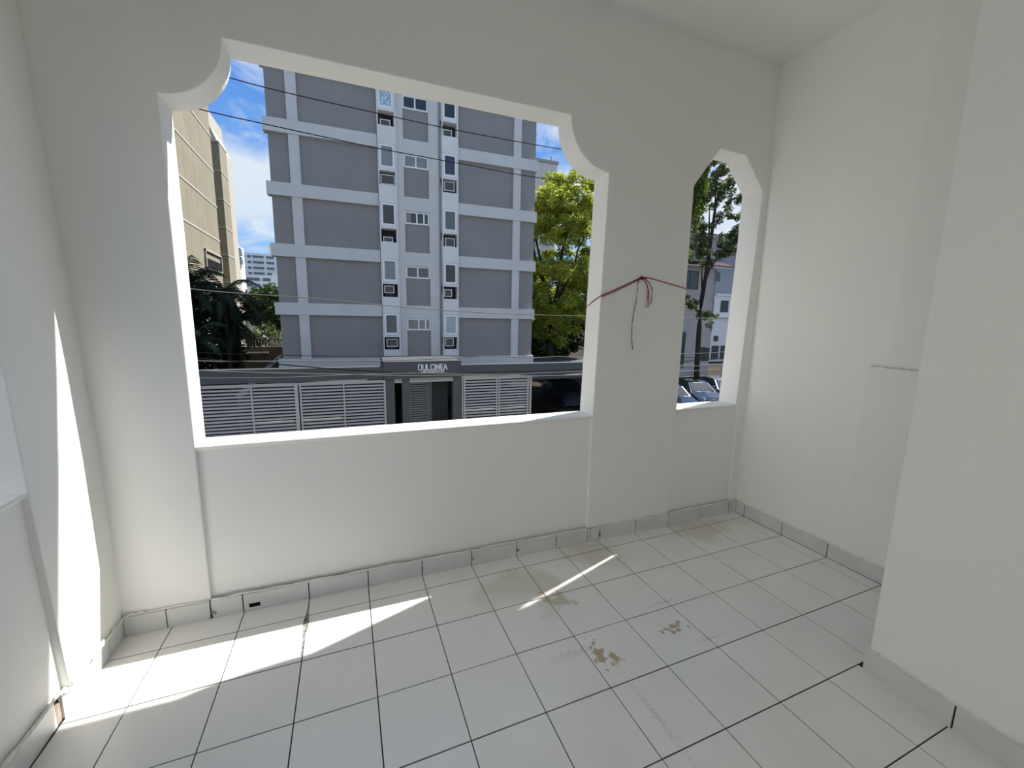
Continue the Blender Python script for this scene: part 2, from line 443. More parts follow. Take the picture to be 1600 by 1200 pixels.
for j in range(-1, 11):
    ya, yb2 = -T * j, -T * (j + 1)
    for i in range(len(xs) - 1):
        xa, xb = xs[i], xs[i + 1]
        y1 = ya if j >= 0 else 0.17 if xa < 1 else .14
        if j == -1: y0 = 0.0; y1 = FY((xa + xb) / 2) - .008
        else: y0 = yb2; y1 = ya
        if xa > 2.55 and y1 < -1.31: continue
        if xb > 2.55 and y1 < -1.31: xb = 2.54
        g = .0044 if j % 3 else .0060
        if i == 2 and j >= -1: pass
        w, d = xb - xa - (.0042 if i != 3 else .0058), y1 - y0 - g
        if w < .02 or d < .02: continue
        o = bpy.data.objects.new('tile', tile_mesh(w, d)); COL.objects.link(o); o.parent = floor
        o.location = ((xa + xb) / 2, (y0 + y1) / 2, random.uniform(-.0005, .0003))
        o.rotation_euler = (random.uniform(-.0012, .0012), random.uniform(-.0012, .0012), random.uniform(-.001, .001))
# damaged joint in the sunlit strip
m = MB()
L_, R_ = [], []
for k in range(15):
    yy = .06 - k * .025; w_ = .003 + .011 * math.exp(-((k - 5) / 2.6) ** 2)
    L_.append((-w_ - random.uniform(0, .003) - .001 * k * .3, yy, .0007)); R_.append((w_ + random.uniform(0, .003) - .001 * k * .3, yy - .004, .0007))
m.add(L_ + R_, [(i, i + 15, i + 16, i + 1) for i in range(14)])
m.build('cracked_joint', mat('broken_grout', (.22, .215, .20), .9, .1, noise=(60, .8)), floor)
# skirtings: one holder per wall, every skirting tile a piece
def holder(name, mesh_mb):
    o = mesh_mb.build(name, M_grout); recalc(o); tag(o, kind='structure'); return o
HS = .103
fj = [-.858, -.678, -.484, -.333, 0, .33, .66, .99, 1.32, 1.63, 1.893, 1.915, 2.0, 2.33, 2.655, 2.68, 3.0, 3.325, 3.345, 3.41]
m = MB(fw); m.box(-.86, 3.415, -.006, .02, -.004, HS - .004)
bf = holder('baseboard_front', m)
def skirt_piece(parent, p0, p1, depth, nrm, h=HS):
    """p0->p1 along the wall at floor level, nrm = unit normal towards the room"""
    p0 = Vector((*p0, 0)); p1 = Vector((*p1, 0)); n = Vector((*nrm, 0)); d = (p1 - p0).normalized()
    g = .0028
    a, b = p0 + d * g, p1 - d * g
    h0 = h + random.uniform(-.003, .004); h1 = h + random.uniform(-.003, .004)
    pr = []
    for q, hh in ((a, h0), (b, h1)):
        o_ = q + n * depth
        pr += [q, o_, o_ + Vector((0, 0, hh - .003)), o_ - n * .003 + Vector((0, 0, hh)), q + Vector((0, 0, hh))]
    mb = MB(); c = (a + b) / 2
    mb.add([tuple(v - c) for v in pr], [(0, 1, 2, 3, 4), (9, 8, 7, 6, 5)] + [(i, i + 5, (i + 1) % 5 + 5, (i + 1) % 5) for i in range(5)])
    o = mb.build('skirting_tile', M_skirt, parent, loc=tuple(c)); recalc(o); return o
for a, b in zip(fj[:-1], fj[1:]):
    rec = .012 if (-.484 <= a < 1.89 or 2.67 <= a < 3.32) else 0
    dep = .012
    skirt_piece(bf, (a, FY(a) + rec * .4 - .006), (b, FY(b) + rec * .4 - .006), dep, (0, -1), HS)
# thin bead of paint and caulk along the top of the front skirting
m = MB(fw)
for a, b in ((-.86, -.49), (-.48, 1.89), (1.9, 2.665), (2.68, 3.33)):
    n_ = max(3, int((b - a) / .06))
    m.tube([(a + (b - a) * k / n_, -.004 + random.uniform(-.002, .002), HS + .003 + random.uniform(-.003, .004)) for k in range(n_ + 1)], [.005 + random.uniform(0, .003) for _ in range(n_ + 1)], 5)
m.build('caulk_bead', M_caulk, bf)
# weep holes
m = MB(fw); m.box(-.305, -.250, -.0135, .0, .020, .043); m.build('drain_hole', M_hole, bf)
m = MB(fw)
m.prism_y([(1.665 + .024 * math.cos(t * PI / 5), .030 + .020 * math.sin(t * PI / 5) * (1.2 if t % 2 else .8)) for t in range(10)], -.012, 0)
m.build('drain_hole', M_hole, bf)
# right
m = MB(); m.box(3.412, 3.423, -1.35, .1, -.004, HS - .004); br = holder('baseboard_right', m)
rj = [.105, .011, -.322, -.655, -.99, -1.345]
for a, b in zip(rj[:-1], rj[1:]): skirt_piece(br, (3.421, a), (3.421, b), .012, (-1, 0))
m = MB(); m.tube([(3.419, .1 - k * .09, HS + .003 + random.uniform(-.003, .004)) for k in range(17)], [.006 + random.uniform(0, .003) for _ in range(17)], 5); m.build('caulk_bead', M_caulk, br)
m = MB(); m.box(2.538, 2.55, -3.6, -1.352, -.004, HS - .004); brn = holder('baseboard_right_near', m)
nj = [-1.338, -1.660, -1.99, -2.32, -2.65, -2.98, -3.31, -3.59]
for a, b in zip(nj[:-1], nj[1:]): skirt_piece(brn, (2.549, a), (2.543, b), .014, (-1, 0))
m = MB(); m.tube([(2.546, -1.345 - k * .09, HS + .003 + random.uniform(-.003, .004)) for k in range(25)], [.006 + random.uniform(0, .003) for _ in range(25)], 5); m.build('caulk_bead', M_caulk, brn)
# left
m = MB(); m.prism_z([(-.90, .17), (-.861, .17), (-.868, -.25), (-.886, -.26), (-.886, -3.5), (-.90, -3.5)], -.004, HS - .004); bl = holder('baseboard_left', m)
lj = [(.168, -.858), (.020, -.858), (-.305, -.870)]
for (a, xa), (b, xb) in zip(lj[:-1], lj[1:]): skirt_piece(bl, (xa - .014, a), (xb - .014, b), .014, (1, 0), .108)
lj2 = [(-.335, -.876), (-.66, -.872), (-.99, -.870), (-1.32, -.868), (-1.65, -.868), (-1.98, -.868)]
for (a, xa), (b, xb) in zip(lj2[:-1], lj2[1:]): skirt_piece(bl, (xa - .016, a), (xb - .016, b), .016, (1, 0), .108)
# ragged strip of old caulk peeling along the left skirting
m = MB()
def ragged(path, w):
    pp = []
    for (a, b) in zip(path[:-1], path[1:]):
        for k in range(6):
            t = k / 6; pp.append([a[i] + (b[i] - a[i]) * t for i in range(3)])
    pp.append(list(path[-1]))
    for q in pp:
        q[2] += random.uniform(-.005, .006); q[0] += random.uniform(-.002, .003)
    m.tube(pp, [w * random.uniform(.5, 1.4) for _ in pp], 5)
ragged([(-.76, FY(-.76) - .010, .118), (-.82, FY(-.82) - .012, .112), (-.850, .15, .112), (-.852, .03, .110), (-.856, -.10, .108), (-.858, -.22, .112), (-.864, -.30, .105)], .006)
ragged([(-.855, -.02, .122), (-.856, -.14, .120), (-.862, -.26, .116)], .009)
ragged([(-.878, -.30, .115), (-.876, -.42, .122), (-.874, -.60, .120), (-.872, -.9, .12)], .007)
m.build('peeling_caulk', M_caulk, bl)
m = MB(); m.box(-.90, -.878, -.335, -.305, .0, .08); m.build('skirting_gap', mat('bare_mortar', (.32, .27, .22), .95, .1, noise=(40, .2)), bl)

# ================================================================== the red cord round the pillar
cord = thing('red_cord', 'thin dark red cord tied in a loose knot around the white pillar between the openings', 'cord', (2.25, FY(2.25) - .004, 1.965))
def cw(x, yl, z): return (x, FY(x) + yl, z)
def bpart(name, paths, r, mt, par):
    mb = MB(); mb.world = True
    for p_ in paths: mb.tube(p_, r, 6)
    return mb.build(name, mt, par)
lp = [cw(1.917, .190, 1.745), cw(1.910, .09, 1.79), cw(1.911, -.003, 1.824), cw(2.02, -.005, 1.868), cw(2.15, -.006, 1.925), cw(2.235, -.008, 1.962), cw(2.30, -.007, 1.968), cw(2.48, -.006, 1.938), cw(2.667, -.004, 1.905), cw(2.672, .09, 1.88), cw(2.668, .189, 1.85), cw(2.3, .192, 1.80), cw(1.917, .190, 1.745)]
bpart('loop', [lp], .0032, M_cord, cord)
bpart('loop_second_turn', [[cw(x, -.009, z) for x, z in ((1.915, 1.818), (2.03, 1.862), (2.16, 1.921), (2.24, 1.958), (2.29, 1.962))]], .0030, M_cord, cord)
kn = [cw(2.245 + .018 * math.cos(t) , -.012 - .004 * math.sin(2 * t), 1.960 + .009 * math.sin(t)) for t in [k * PI / 6 for k in range(14)]]
bpart('knot', [kn], .0036, M_cord, cord)
def tail(pts_px):
    return [cw(x, -.011, z) for x, z in pts_px]
bpart('hanging_end', [tail([(2.222, 1.955), (2.214, 1.93), (2.213, 1.88), (2.208, 1.80), (2.196, 1.74), (2.186, 1.66), (2.184, 1.60), (2.188, 1.53), (2.203, 1.45)])], .0026, M_cord, cord)
bpart('hanging_end', [tail([(2.262, 1.958), (2.29, 1.92), (2.305, 1.88), (2.306, 1.82), (2.300, 1.755)])], .0028, M_cord, cord)
bpart('hanging_end', [tail([(2.27, 1.962), (2.315, 1.93), (2.345, 1.88), (2.345, 1.84), (2.335, 1.78)])], .0028, M_cord, cord)
bpart('hanging_end', [tail([(2.265, 1.955), (2.295, 1.91), (2.315, 1.86), (2.317, 1.80), (2.318, 1.757)])], .0024, M_cord, cord)

# ================================================================== outside ground
GZ = -3.3
def struct(name, mb, mt):
    o = mb.build(name, mt); recalc(o); return tag(o, kind='structure')
struct('ground', MB().box(-400, 400, -60, 600, GZ - .4, GZ - .05), M_soil)
struct('street', MB().box(-80, 90, 4.2, 12.2, GZ - .05, GZ), M_asph)
struct('sidewalk_near', MB().box(-80, 90, 1.6, 4.2, GZ - .05, GZ + .12), M_pave)
struct('sidewalk_far', MB().box(-80, 90, 12.2, 14.4, GZ - .05, GZ + .12), M_pave)
struct('parking_lot', MB().box(10.9, 60, 14.4, 24.0, GZ - .05, GZ + .02), M_asph)
# our own building below and beside the room (shades the near kerb)
struct('own_building', MB().box(3.82, 12, -9, .36, GZ, 9).box(-1.055, 3.82, -9, .36, GZ, -.31).box(-1.055, 3.82, -9, .36, 3.86, 9), M_wall)
struct('added_bounce_terrace', MB().box(-7, -1.06, -9, -.5, GZ, -.45), M_pave)  # unseen terrace added to bounce sunlight in through the left opening
struct('added_bounce_wall', MB().box(-13, -7, -12, 3.5, GZ, 11), mat('bounce_wall_render', (.62, .61, .58), .9, .1))  # unseen sunlit wall added as fill through the left opening
nb = bpy.data.objects['added_bounce_wall']
for wy in (-6.5, -3.2, .1):  # windows dressing the added wall
    for wz in (-1.2, 1.7, 4.6, 7.5):
        m = MB(); m.box(-7.0, -6.94, wy, wy + 1.4, wz, wz + .06); m.box(-7.0, -6.94, wy, wy + 1.4, wz + 1.14, wz + 1.2); m.box(-7.0, -6.94, wy, wy + .06, wz + .06, wz + 1.14); m.box(-7.0, -6.94, wy + 1.34, wy + 1.4, wz + .06, wz + 1.14); m.box(-7.0, -6.95, wy + .67, wy + .73, wz + .06, wz + 1.14)
        w = m.build('window', M_whitefr, nb)
        m = MB(); m.box(-7.0, -6.98, wy + .06, wy + 1.34, wz + .06, wz + 1.14); m.build('pane', P_dark, w)
# flat behind the doorway
m = MB(); m.box(-1.25, 3.8, -8.6, -3.86, -.02, 0); struct('inner_floor', m, M_pave)

# ================================================================== grey apartment block opposite
YAW = math.radians(-1.6)
cY, sY = math.cos(YAW), math.sin(YAW)
def fac(D):
    def f(s, d, z): # s along facade, d depth behind the facade plane
        return (s * cY - d * sY, D + s * sY + d * cY, z)
    return f
F20 = fac(20.0); F15 = fac(15.0)
apt = thing('apartment_building', 'tall grey apartment block with pale bands and two window strips across the street', 'building', F20(3.8, 0, GZ))
ZB = [-.37 + 2.685 * k for k in range(0, 7)]
def P(fn): m = MB(fn); return m
# body: cut by two strips and the stair bay: wall pieces
for s0, s1 in ((-2.62, 2.04), (2.9, 5.13), (5.98, 10.40)):
    P(F20).box(s0, s1, .02, 12, -.9, 16.6).build('wall', M_grey, apt)
P(F20).box(-2.62, 10.4, 11.5, 12, -.9, 16.6).build('wall', M_grey, apt)
for z in ZB:
    P(F20).box(-2.79, 2.02, -.14, .3, z - .57, z).build('band', M_trim, apt)
    P(F20).box(6.0, 10.48, -.14, .3, z - .57, z).build('band', M_trim, apt)
    P(F20).box(2.92, 5.11, -.02, .2, z - .02, z + .0 if z < 0 else z + .001).v
for z in ZB[1:]:
    # central bay: frame between the window strips and grey panel recessed below every small window
    P(F20).box(3.25, 4.50, -.085, .1, z - .65, z + .02).build('band', M_trim, apt)
P(F20).box(2.9, 5.13, -.14, .2, -.94, -.37).build('band', M_trim, apt)
for s0, s1 in ((-1.80, -1.36), (9.07, 9.50)):
    P(F20).box(s0, s1, -.10, .2, -.9, 16.6).build('pilaster', M_trim, apt)
for s0, s1 in ((2.9, 3.26), (4.49, 5.13)):
    P(F20).box(s0, s1, -.09, .2, -.9, 16.6).build('pilaster', M_trim, apt)
P(F20).box(-2.9, 10.6, -.3, 12.2, 16.6, 17.0).build('roof', M_trim, apt)
for s0 in (-2.2, .2, 5.8, 9.4):
    for d0 in (3.0, 8.0): P(F20).box(s0, s0 + .5, d0, d0 + .5, GZ, -.9).build('column', M_soffit, apt)
P(F20).box(-2.5, 10.3, 9.0, 9.2, GZ, -.9).build('parking_wall', M_soffit, apt)
P(F20).box(-2.5, 10.3, .0, 11.9, -.95, -.88).build('soffit', M_soffit, apt)

def window(s0, s1, z0, z1, pane, d=-.25, fr=.11, mull=None, open_l=0):
    w = P(F20)
    w.box(s0, s1, d, d + .09, z0, z0 + fr); w.box(s0, s1, d, d + .09, z1 - fr, z1)
    w.box(s0, s0 + fr, d, d + .09, z0 + fr, z1 - fr); w.box(s1 - fr, s1, d, d + .09, z0 + fr, z1 - fr)
    if mull:
        for q in mull: w.box(q - .035, q + .035, d, d + .08, z0 + fr, z1 - fr)
    o = w.build('window', M_whitefr, apt)
    a = s0 + fr if not open_l else open_l
    P(F20).box(a, s1 - fr, d + .04, d + .06, z0 + fr, z1 - fr).build('pane', pane, o)
    if open_l: P(F20).box(s0 + fr, a, d + .2, d + .25, z0 + fr, z1 - fr).build('dark_gap', M_black, o)
    return o
p1 = [P_filmrefl, P_curt, P_dark, P_curt, P_grey]     # left strip, from the top storey seen
p2 = [P_dark, P_blue, P_grey, P_dark, P_pale]
p3 = [P_dark, P_curt, P_dark, P_grey, P_curt]
names_st = ['ground', 'first', 'second', 'third', 'fourth', 'fifth']
acs = []
for k in range(1, 7):
    z = ZB[k]
    i = 5 - k
    for si, (s0, s1) in enumerate(((2.04, 2.90), (5.13, 5.98))):
        # the strip: a shallow projecting shaft with a window hole and an air-conditioner niche
        w0, w1, n0, n1 = z - 1.50, z - .40, z - 2.27, z - 1.62
        m = P(F20)
        d = -.24
        m.box(s0, s0 + .05, d, .25, z - 2.685, z); m.box(s1 - .07, s1, d, .25, z - 2.685, z)
        m.box(s0 + .05, s1 - .07, d, .25, w1, z); m.box(s0 + .05, s1 - .07, d, .25, n1, w0); m.box(s0 + .05, s1 - .07, d, .25, z - 2.685, n0)
        m.build('strip_wall', M_strip, apt)
        P(F20).box(s0 + .05, s1 - .07, .24, .30, n0, n1).build('niche_back', M_nicheb, apt)
        pn = (p1, p2)[si][i] if 0 <= i < 5 else P_grey
        o = window(s0 + .06, s1 - .08, w0 + .01, w1 - .01, pn, d=-.23, fr=.10)
        if si == 0 and i == 1:
            P(F20).box(s0 + .18, s1 - .2, -.16, -.15, z - .95, z - .52).build('blind', MATS['white_window_frame'], o)
        acs.append((si, k, s0, s1, n0, n1))
    # small window in the middle bay
    if i in (2, 4): window(3.26, 4.49, z - 1.27, z - .66, p3[i], d=-.03, fr=.07, mull=(3.86, 4.22), open_l=3.58)
    else: window(3.26, 4.49, z - 1.27, z - .66, p3[i] if i >= 0 else P_grey, d=-.03, fr=.07, mull=(3.86,))
m = P(F20)
m.tube([(5.03, -.13, z) for z in (-.4, 4, 8, 12, 16)], .04, 8)
for z in ZB[1:6]: m.tube([(5.03, -.13, z - 2.0), (5.08, -.2, z - 1.9), (5.09, -.2, z - 1.6)], .035, 6)
m.build('drainpipe', M_pipe, apt)
P(F20).box(2.02, 2.93, -.26, .2, -.47, -.37).build('strip_foot', M_strip, apt)
P(F20).box(5.11, 6.0, -.26, .2, -.47, -.37).build('strip_foot', M_strip, apt)

# air conditioners in the niches (each could be pulled out)
pos_words = {5: 'highest niche in view', 4: 'second niche from the top', 3: 'third niche from the top', 2: 'fourth niche from the top', 1: 'lowest niche'}
ac_var = {(0, 5): (.10, .58, 0, .30), (0, 4): (.05, .72, .05, .5), (0, 3): (.10, .56, .0, .26), (0, 2): (.07, .56, .20, .56), (0, 1): (.10, .66, .15, .55),
          (1, 5): (.05, .50, .0, .34), (1, 4): (.08, .62, .12, .56), (1, 3): (.12, .62, .0, .46), (1, 2): (.05, .46, .12, .50), (1, 1): (.08, .54, .16, .58)}
for si, k, s0, s1, n0, n1 in acs:
    if (si, k) not in ac_var: continue
    a0, a1, b0, b1 = ac_var[(si, k)]
    lab = 'air conditioner in the %s window strip of the grey block, %s' % (('left', 'right')[si], pos_words[k])
    sa = s0 + .05 + a0
    sb = min(s0 + .05 + a1, s1 - .08)
    za, zb_ = n0 + .01 + b0, n0 + .01 + b1
    if b0 > 0: za = n0 + b0
    t = thing('window_air_conditioner', lab, 'air conditioner', F20((sa + sb) / 2, 0, n0), group='air conditioners in the wall niches')
    dd = -.12
    P(F20).box(sa, sb, dd + .03, .24, za, zb_).build('casing', M_accase, t)
    m = P(F20); fr = .035
    m.box(sa, sb, dd, dd + .03, za, za + fr); m.box(sa, sb, dd, dd + .03, zb_ - fr, zb_); m.box(sa, sa + fr, dd, dd + .03, za + fr, zb_ - fr); m.box(sb - fr, sb, dd, dd + .03, za + fr, zb_ - fr)
    m.build('front_frame', M_whitefr, t)
    m = P(F20); m.box(sa + fr, sb - fr, dd + .018, dd + .03, za + fr, zb_ - fr)
    q = za + fr + .03
    while q < zb_ - fr - .02: m.box(sa + fr, sb - fr, dd + .008, dd + .02, q, q + .012); q += .04
    m.build('grille', M_grille, t)
    if za > n0 + .05:
        m = P(F20); m.box(sa + .03, sb - .03, dd + .05, .24, n0, za); m.build('stand', M_nicheb, t)

# ================================================================== street front of the block
front = thing('entrance_canopy', 'long charcoal concrete beam and entrance canopy with pale name letters over the gates', 'canopy', F15(3.2, 0, GZ))
P(F15).box(-6.6, 16.0, .0, .45, -.80, -.30).build('beam', M_dark, front)
P(F15).box(-6.6, 1.65, -.02, .02, -.42, -.30).build('beam_lip', M_dark, front)
P(F15).box(1.62, 4.82, -.10, 2.6, -.80, -.095).build('sign_box', M_dark, front)
P(F15).box(4.82, 16.0, .45, 4.6, -1.12, -.98).build('roof_slab', M_dark, front)
P(F15).box(10.7, 16.0, 4.6, 9.5, -1.12, -.98).build('roof_slab', M_dark, front)  # rear slab added to put the covered car in shade
P(F15).box(-2.7, 1.62, .45, 4.6, -1.12, -.98).build('roof_slab', M_dark, front)
for s0, s1 in ((1.69, 2.03), (2.33, 2.64), (4.48, 4.84)):
    P(F15).box(s0, s1, .0, .35, GZ, -.80).build('pier', M_dark, front)
P(F15).box(-6.6, -5.0, .0, .3, GZ, -.80).build('pier', M_dark, front)
for s0, s1 in ((2.03, 2.33), (2.64, 4.48)):
    for z0, z1, dd in ((-.90, -.78, .03), (-.985, -.905, .0)):
        P(F15).box(s0, s1, dd, dd + .1, z0, z1).build('white_lintel', M_gate, front)
P(F15).box(3.55, 4.48, 1.2, 1.3, GZ, -.95).build('recess_wall', M_dark, front)
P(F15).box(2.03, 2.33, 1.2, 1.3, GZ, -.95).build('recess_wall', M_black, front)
P(F15).box(3.50, 3.56, .05, 1.3, GZ, -.95).build('recess_wall', M_dark, front)
# letters: strokes as raised bars
STROKES = {
 'D': [[(0, 0), (0, 1), (.55, 1), (.8, .75), (.8, .25), (.55, 0), (0, 0)]],
 'U': [[(0, 1), (0, .2), (.2, 0), (.6, 0), (.8, .2), (.8, 1)]],
 'L': [[(0, 1), (0, 0), (.65, 0)]],
 'C': [[(.75, .85), (.6, 1), (.2, 1), (0, .8), (0, .2), (.2, 0), (.6, 0), (.75, .15)]],
 'I': [[(0, 0), (0, 1)]],
 'N': [[(0, 0), (0, 1), (.75, 0), (.75, 1)]],
 'E': [[(.6, 1), (0, 1), (0, 0), (.6, 0)], [(0, .5), (.55, .5)]],
 'A': [[(0, 0), (.4, 1), (.8, 0)]],
 'R': [[(0, 0), (0, 1), (.55, 1), (.7, .85), (.7, .6), (.55, .45), (0, .45)], [(.35, .45), (.7, 0)]],
 'V': [[(0, 1), (.4, 0), (.8, 1)]],
 'T': [[(0, 1), (.7, 1)], [(.35, 1), (.35, 0)]],
 'S': [[(.65, .85), (.5, 1), (.15, 1), (0, .85), (0, .65), (.15, .5), (.5, .5), (.65, .35), (.65, .15), (.5, 0), (.15, 0), (0, .15)]],
 '#': [[(.2, 0), (.3, 1)], [(.5, 0), (.6, 1)], [(0, .33), (.75, .33)], [(.05, .67), (.8, .67)]],
 '9': [[(.6, .55), (.15, .55), (0, .7), (0, .85), (.15, 1), (.45, 1), (.6, .85), (.6, .3), (.35, 0)]],
}
ADV = {'I': .35, 'L': .95, 'E': .9, ' ': .4}
def word(text, s0, width, z0, h, w, mt, dd=-.13):
    tot = sum(ADV.get(c, 1.1) for c in text); kx = width / tot; s = s0
    for c in text:
        if c in STROKES:
            m = P(F15)
            for st in STROKES[c]:
                for (xa, za), (xb, zb_) in zip(st[:-1], st[1:]):
                    ax, az, bx, bz = s + xa * kx, z0 + za * h, s + xb * kx, z0 + zb_ * h
                    L = math.hypot(bx - ax, bz - az) or 1e-6; ux, uz = (bx - ax) / L, (bz - az) / L
                    e = w * .35; ax -= ux * e; az -= uz * e; bx += ux * e; bz += uz * e
                    nx, nz = -uz * w / 2, ux * w / 2
                    pl = [(ax + nx, az + nz), (bx + nx, bz + nz), (bx - nx, bz - nz), (ax - nx, az - nz)]
                    m.prism_y(pl, dd, dd + .035)
            recalc(m.build('sign_letter', mt, front))
        s += ADV.get(c, 1.1) * kx
word('DULCINEA', 3.0, 1.24, -.455, .22, .042, M_letter)
word('CERVANTES', 3.12, .80, -.60, .10, .026, M_letter)
word('#9', 3.93, .17, -.60, .10, .026, M_letter)

# louvred gates
def gate(label, s0, s1, posts, z0=GZ + .1, z1=-.88, slats=18, dd=.06, mt=M_gate, name='louvred_gate', spans=None, th=.05):
    t = thing(name, label, 'gate', F15((s0 + s1) / 2, dd, z0))
    sp = spans or [(s0, s1)]
    pitch = (z1 - z0) / slats
    for a, b in sp:
        for k in range(slats):
            zc = z0 + pitch * (k + .5)
            m = P(F15)
            m.prism_x([(dd + .0, zc - .028), (dd + .04, zc - .028 + th * .4), (dd + .04, zc + .045), (dd + .0, zc + .032)], a, b)
            o = m.build('slat', mt, t); recalc(o)
    for q, w in posts:
        P(F15).box(q - w / 2, q + w / 2, dd - .03, dd + .06, z0 - .05, z1 + .03).build('post', mt, t)
    for z in (z0, z1): P(F15).box(s0, s1, dd - .02, dd + .05, z - .03, z + .03).build('rail', mt, t)
    return t
gate('long white louvred driveway gate left of the entrance, two leaves', -4.98, 1.67, [(-4.95, .08), (-3.1, .05), (-1.61, .12), (-1.47, .06), (.08, .05), (1.64, .08)], spans=[(-4.95, -1.64), (-1.45, 1.64)])
gate('shorter white louvred gate right of the entrance', 4.86, 8.2, [(4.90, .05), (5.0, .06), (6.50, .05), (6.62, .05), (8.02, .05), (8.17, .07)], spans=[(4.9, 8.17)])
gate('narrow grey-green louvred pedestrian gate under the white lintel', 2.66, 3.50, [(2.69, .06), (3.45, .10)], slats=22, dd=.22, mt=M_gdoor, name='pedestrian_gate', z1=-1.02, spans=[(2.69, 3.42)])

# ================================================================== concrete tower at the left
tw = thing('concrete_tower', 'beige ribbed concrete tower rising at the left behind the palms', 'building', (-12, 34, GZ))
def WB(): m = MB(); m.world = True; return m
LV = [-.45 + 2.83 * k for k in range(-1, 9)]
XT = -9.65
WB().box(-30, XT - .12, 18, 41.7, GZ, 22.4).build('wall', M_tower, tw)
for z in LV[:-1]:
    m = WB(); y = 18.0
    while y < 41.6:
        y2 = min(y + 1.08, 41.7)
        m.prism_z([(XT - .13, y), (XT - .02, y), (XT, y + .04), (XT, y2 - .04), (XT - .02, y2), (XT - .13, y2)], max(z, GZ) + .10, z + 2.76)
        y = y2
    o = m.build('ribbed_panel', M_tower, tw); recalc(o)
    WB().box(XT - .13, XT + .035, 18, 41.72, z + 2.77, z + 2.91).build('ledge', M_ledgeT, tw)
# boxed bay; a black panel paints the shadow in its lower part
m = WB(); y0, y1, z0, z1 = 36.9, 41.4, 5.25, 6.75
m.box(XT, XT + .14, y0, y0 + .12, z0, z1); m.box(XT, XT + .14, y1 - .12, y1, z0, z1); m.box(XT, XT + .14, y0, y1, z1 - .12, z1); m.box(XT, XT + .14, y0, y1, z0, z0 + .12)
m.build('bay_frame', M_ledgeT, tw)
WB().box(XT, XT + .05, y0, y1, z0 + .1, z0 + .85).build('bay_shadow', M_black, tw)
# second shaft beyond, nearer faces in shade
XV = -11.2
WB().box(-24, XV, 51.6, 54.5, GZ, 19.45).build('wall', M_tower, tw)
for z in (5.2, 8.05, 10.9, 13.72, 16.55, 19.4):
    WB().box(-24, XV + .04, 51.5, 54.55, z, z + .14).build('ledge', M_ledgeT, tw)
for z in (5.4, 10.9, 13.9, 17.4):
    WB().box(XT - .9, XT - .45, 42.0, 42.3, z - 1.6, z).build('balcony_end', M_ledgeT, tw)
WB().box(-30, XT - 3.2, 41.7, 51.6, GZ, 19).build('wall', M_tower, tw)
WB().box(-30, -13.4, 58, 64, GZ, 25.0).build('rooftop_block', M_ledgeT, tw)
WB().prism_y([(-30, GZ), (-12.2, GZ), (-12.2, 20.8), (-12.9, 22.6), (-30, 22.6)], 56, 62).build('rooftop_block', M_ledgeT, tw)
for z, xr in ((2.6, -11.0), (.6, -11.0), (-1.3, -11.0)):
    WB().box(-13, xr + .25, 51.3, 54.8, z - .5, z + .6).build('low_balcony', M_ledgeT, tw)

# ================================================================== far white buildings at the left
far = thing('distant_apartment_block', 'far white apartment block with rows of dark windows between tower and grey block', 'building', (-36, 232, GZ))
WB().box(-47, -20, 230, 250, GZ, 31.3).build('wall', M_white, far)
WB().box(-33, -28, 232, 245, 31.3, 35.6).build('rooftop_block', M_white2, far)
WB().box(-43.5, -42.9, 229.7, 230, 18, 31.5).build('wall_rib', M_bluegr, far)
for z in (29.6, 27.0, 24.4, 21.9):
    for a, b in ((-43.4, -42.6), (-41.6, -40.2), (-39.5, -34.9), (-33.9, -30.6), (-28.8, -26)):
        w = WB().box(a, b, 229.8, 230.1, z - .55, z + .55).build('window', M_farwin, far)
        if b - a > 2: WB().box(a, b, 229.3, 229.9, z - .95, z - .6).build('balcony_front', M_white2, far)
lowb = thing('distant_low_block', 'lower pale block with long window bands in front of the far white apartments', 'building', (-38, 196, GZ))
def sc(x, z, y=200.0): # same sight line as at 230
    k = (y + 2.32) / 232.32
    return .27 + (x - .27) * k, 1.65 + (z - 1.65) * k
xa, zt_ = sc(-47, 20.9); xb, _ = sc(-31.8, 20.9)
WB().box(xa, xb, 200, 212, GZ, zt_).build('wall', M_white, lowb)
WB().box(xb, xb + 2.2, 199.5, 212, GZ, zt_ + 1.2).build('white_flank', M_white2, lowb)
for z in (19.2, 16.4):
    _, zc = sc(0, z)
    for a, b in ((-45, -42.6), (-42.3, -40), (-39.7, -37.2), (-36, -32.8)):
        x0_, _ = sc(a, z); x1_, _ = sc(b, z)
        WB().box(x0_, x1_, 199.7, 200.1, zc - .6, zc + .6).build('window', M_farwin, lowb)
gl = thing('glass_balcony_tower', 'slim far tower with dark glass balconies at the edge of the concrete tower', 'building', (-37, 182, GZ))
WB().box(-40, -35.8, 184, 192, GZ, 27.6).build('wall', M_white, gl)
for z in (20.8, 24.0): WB().box(-38, -35.2, 182, 186, z, z + 2.3).build('balcony_glass', M_glassd, gl)
for z in (20.3, 23.5, 26.6): WB().box(-38, -35.0, 181.8, 186, z - .1, z + .25).build('balcony_slab', M_white2, gl)

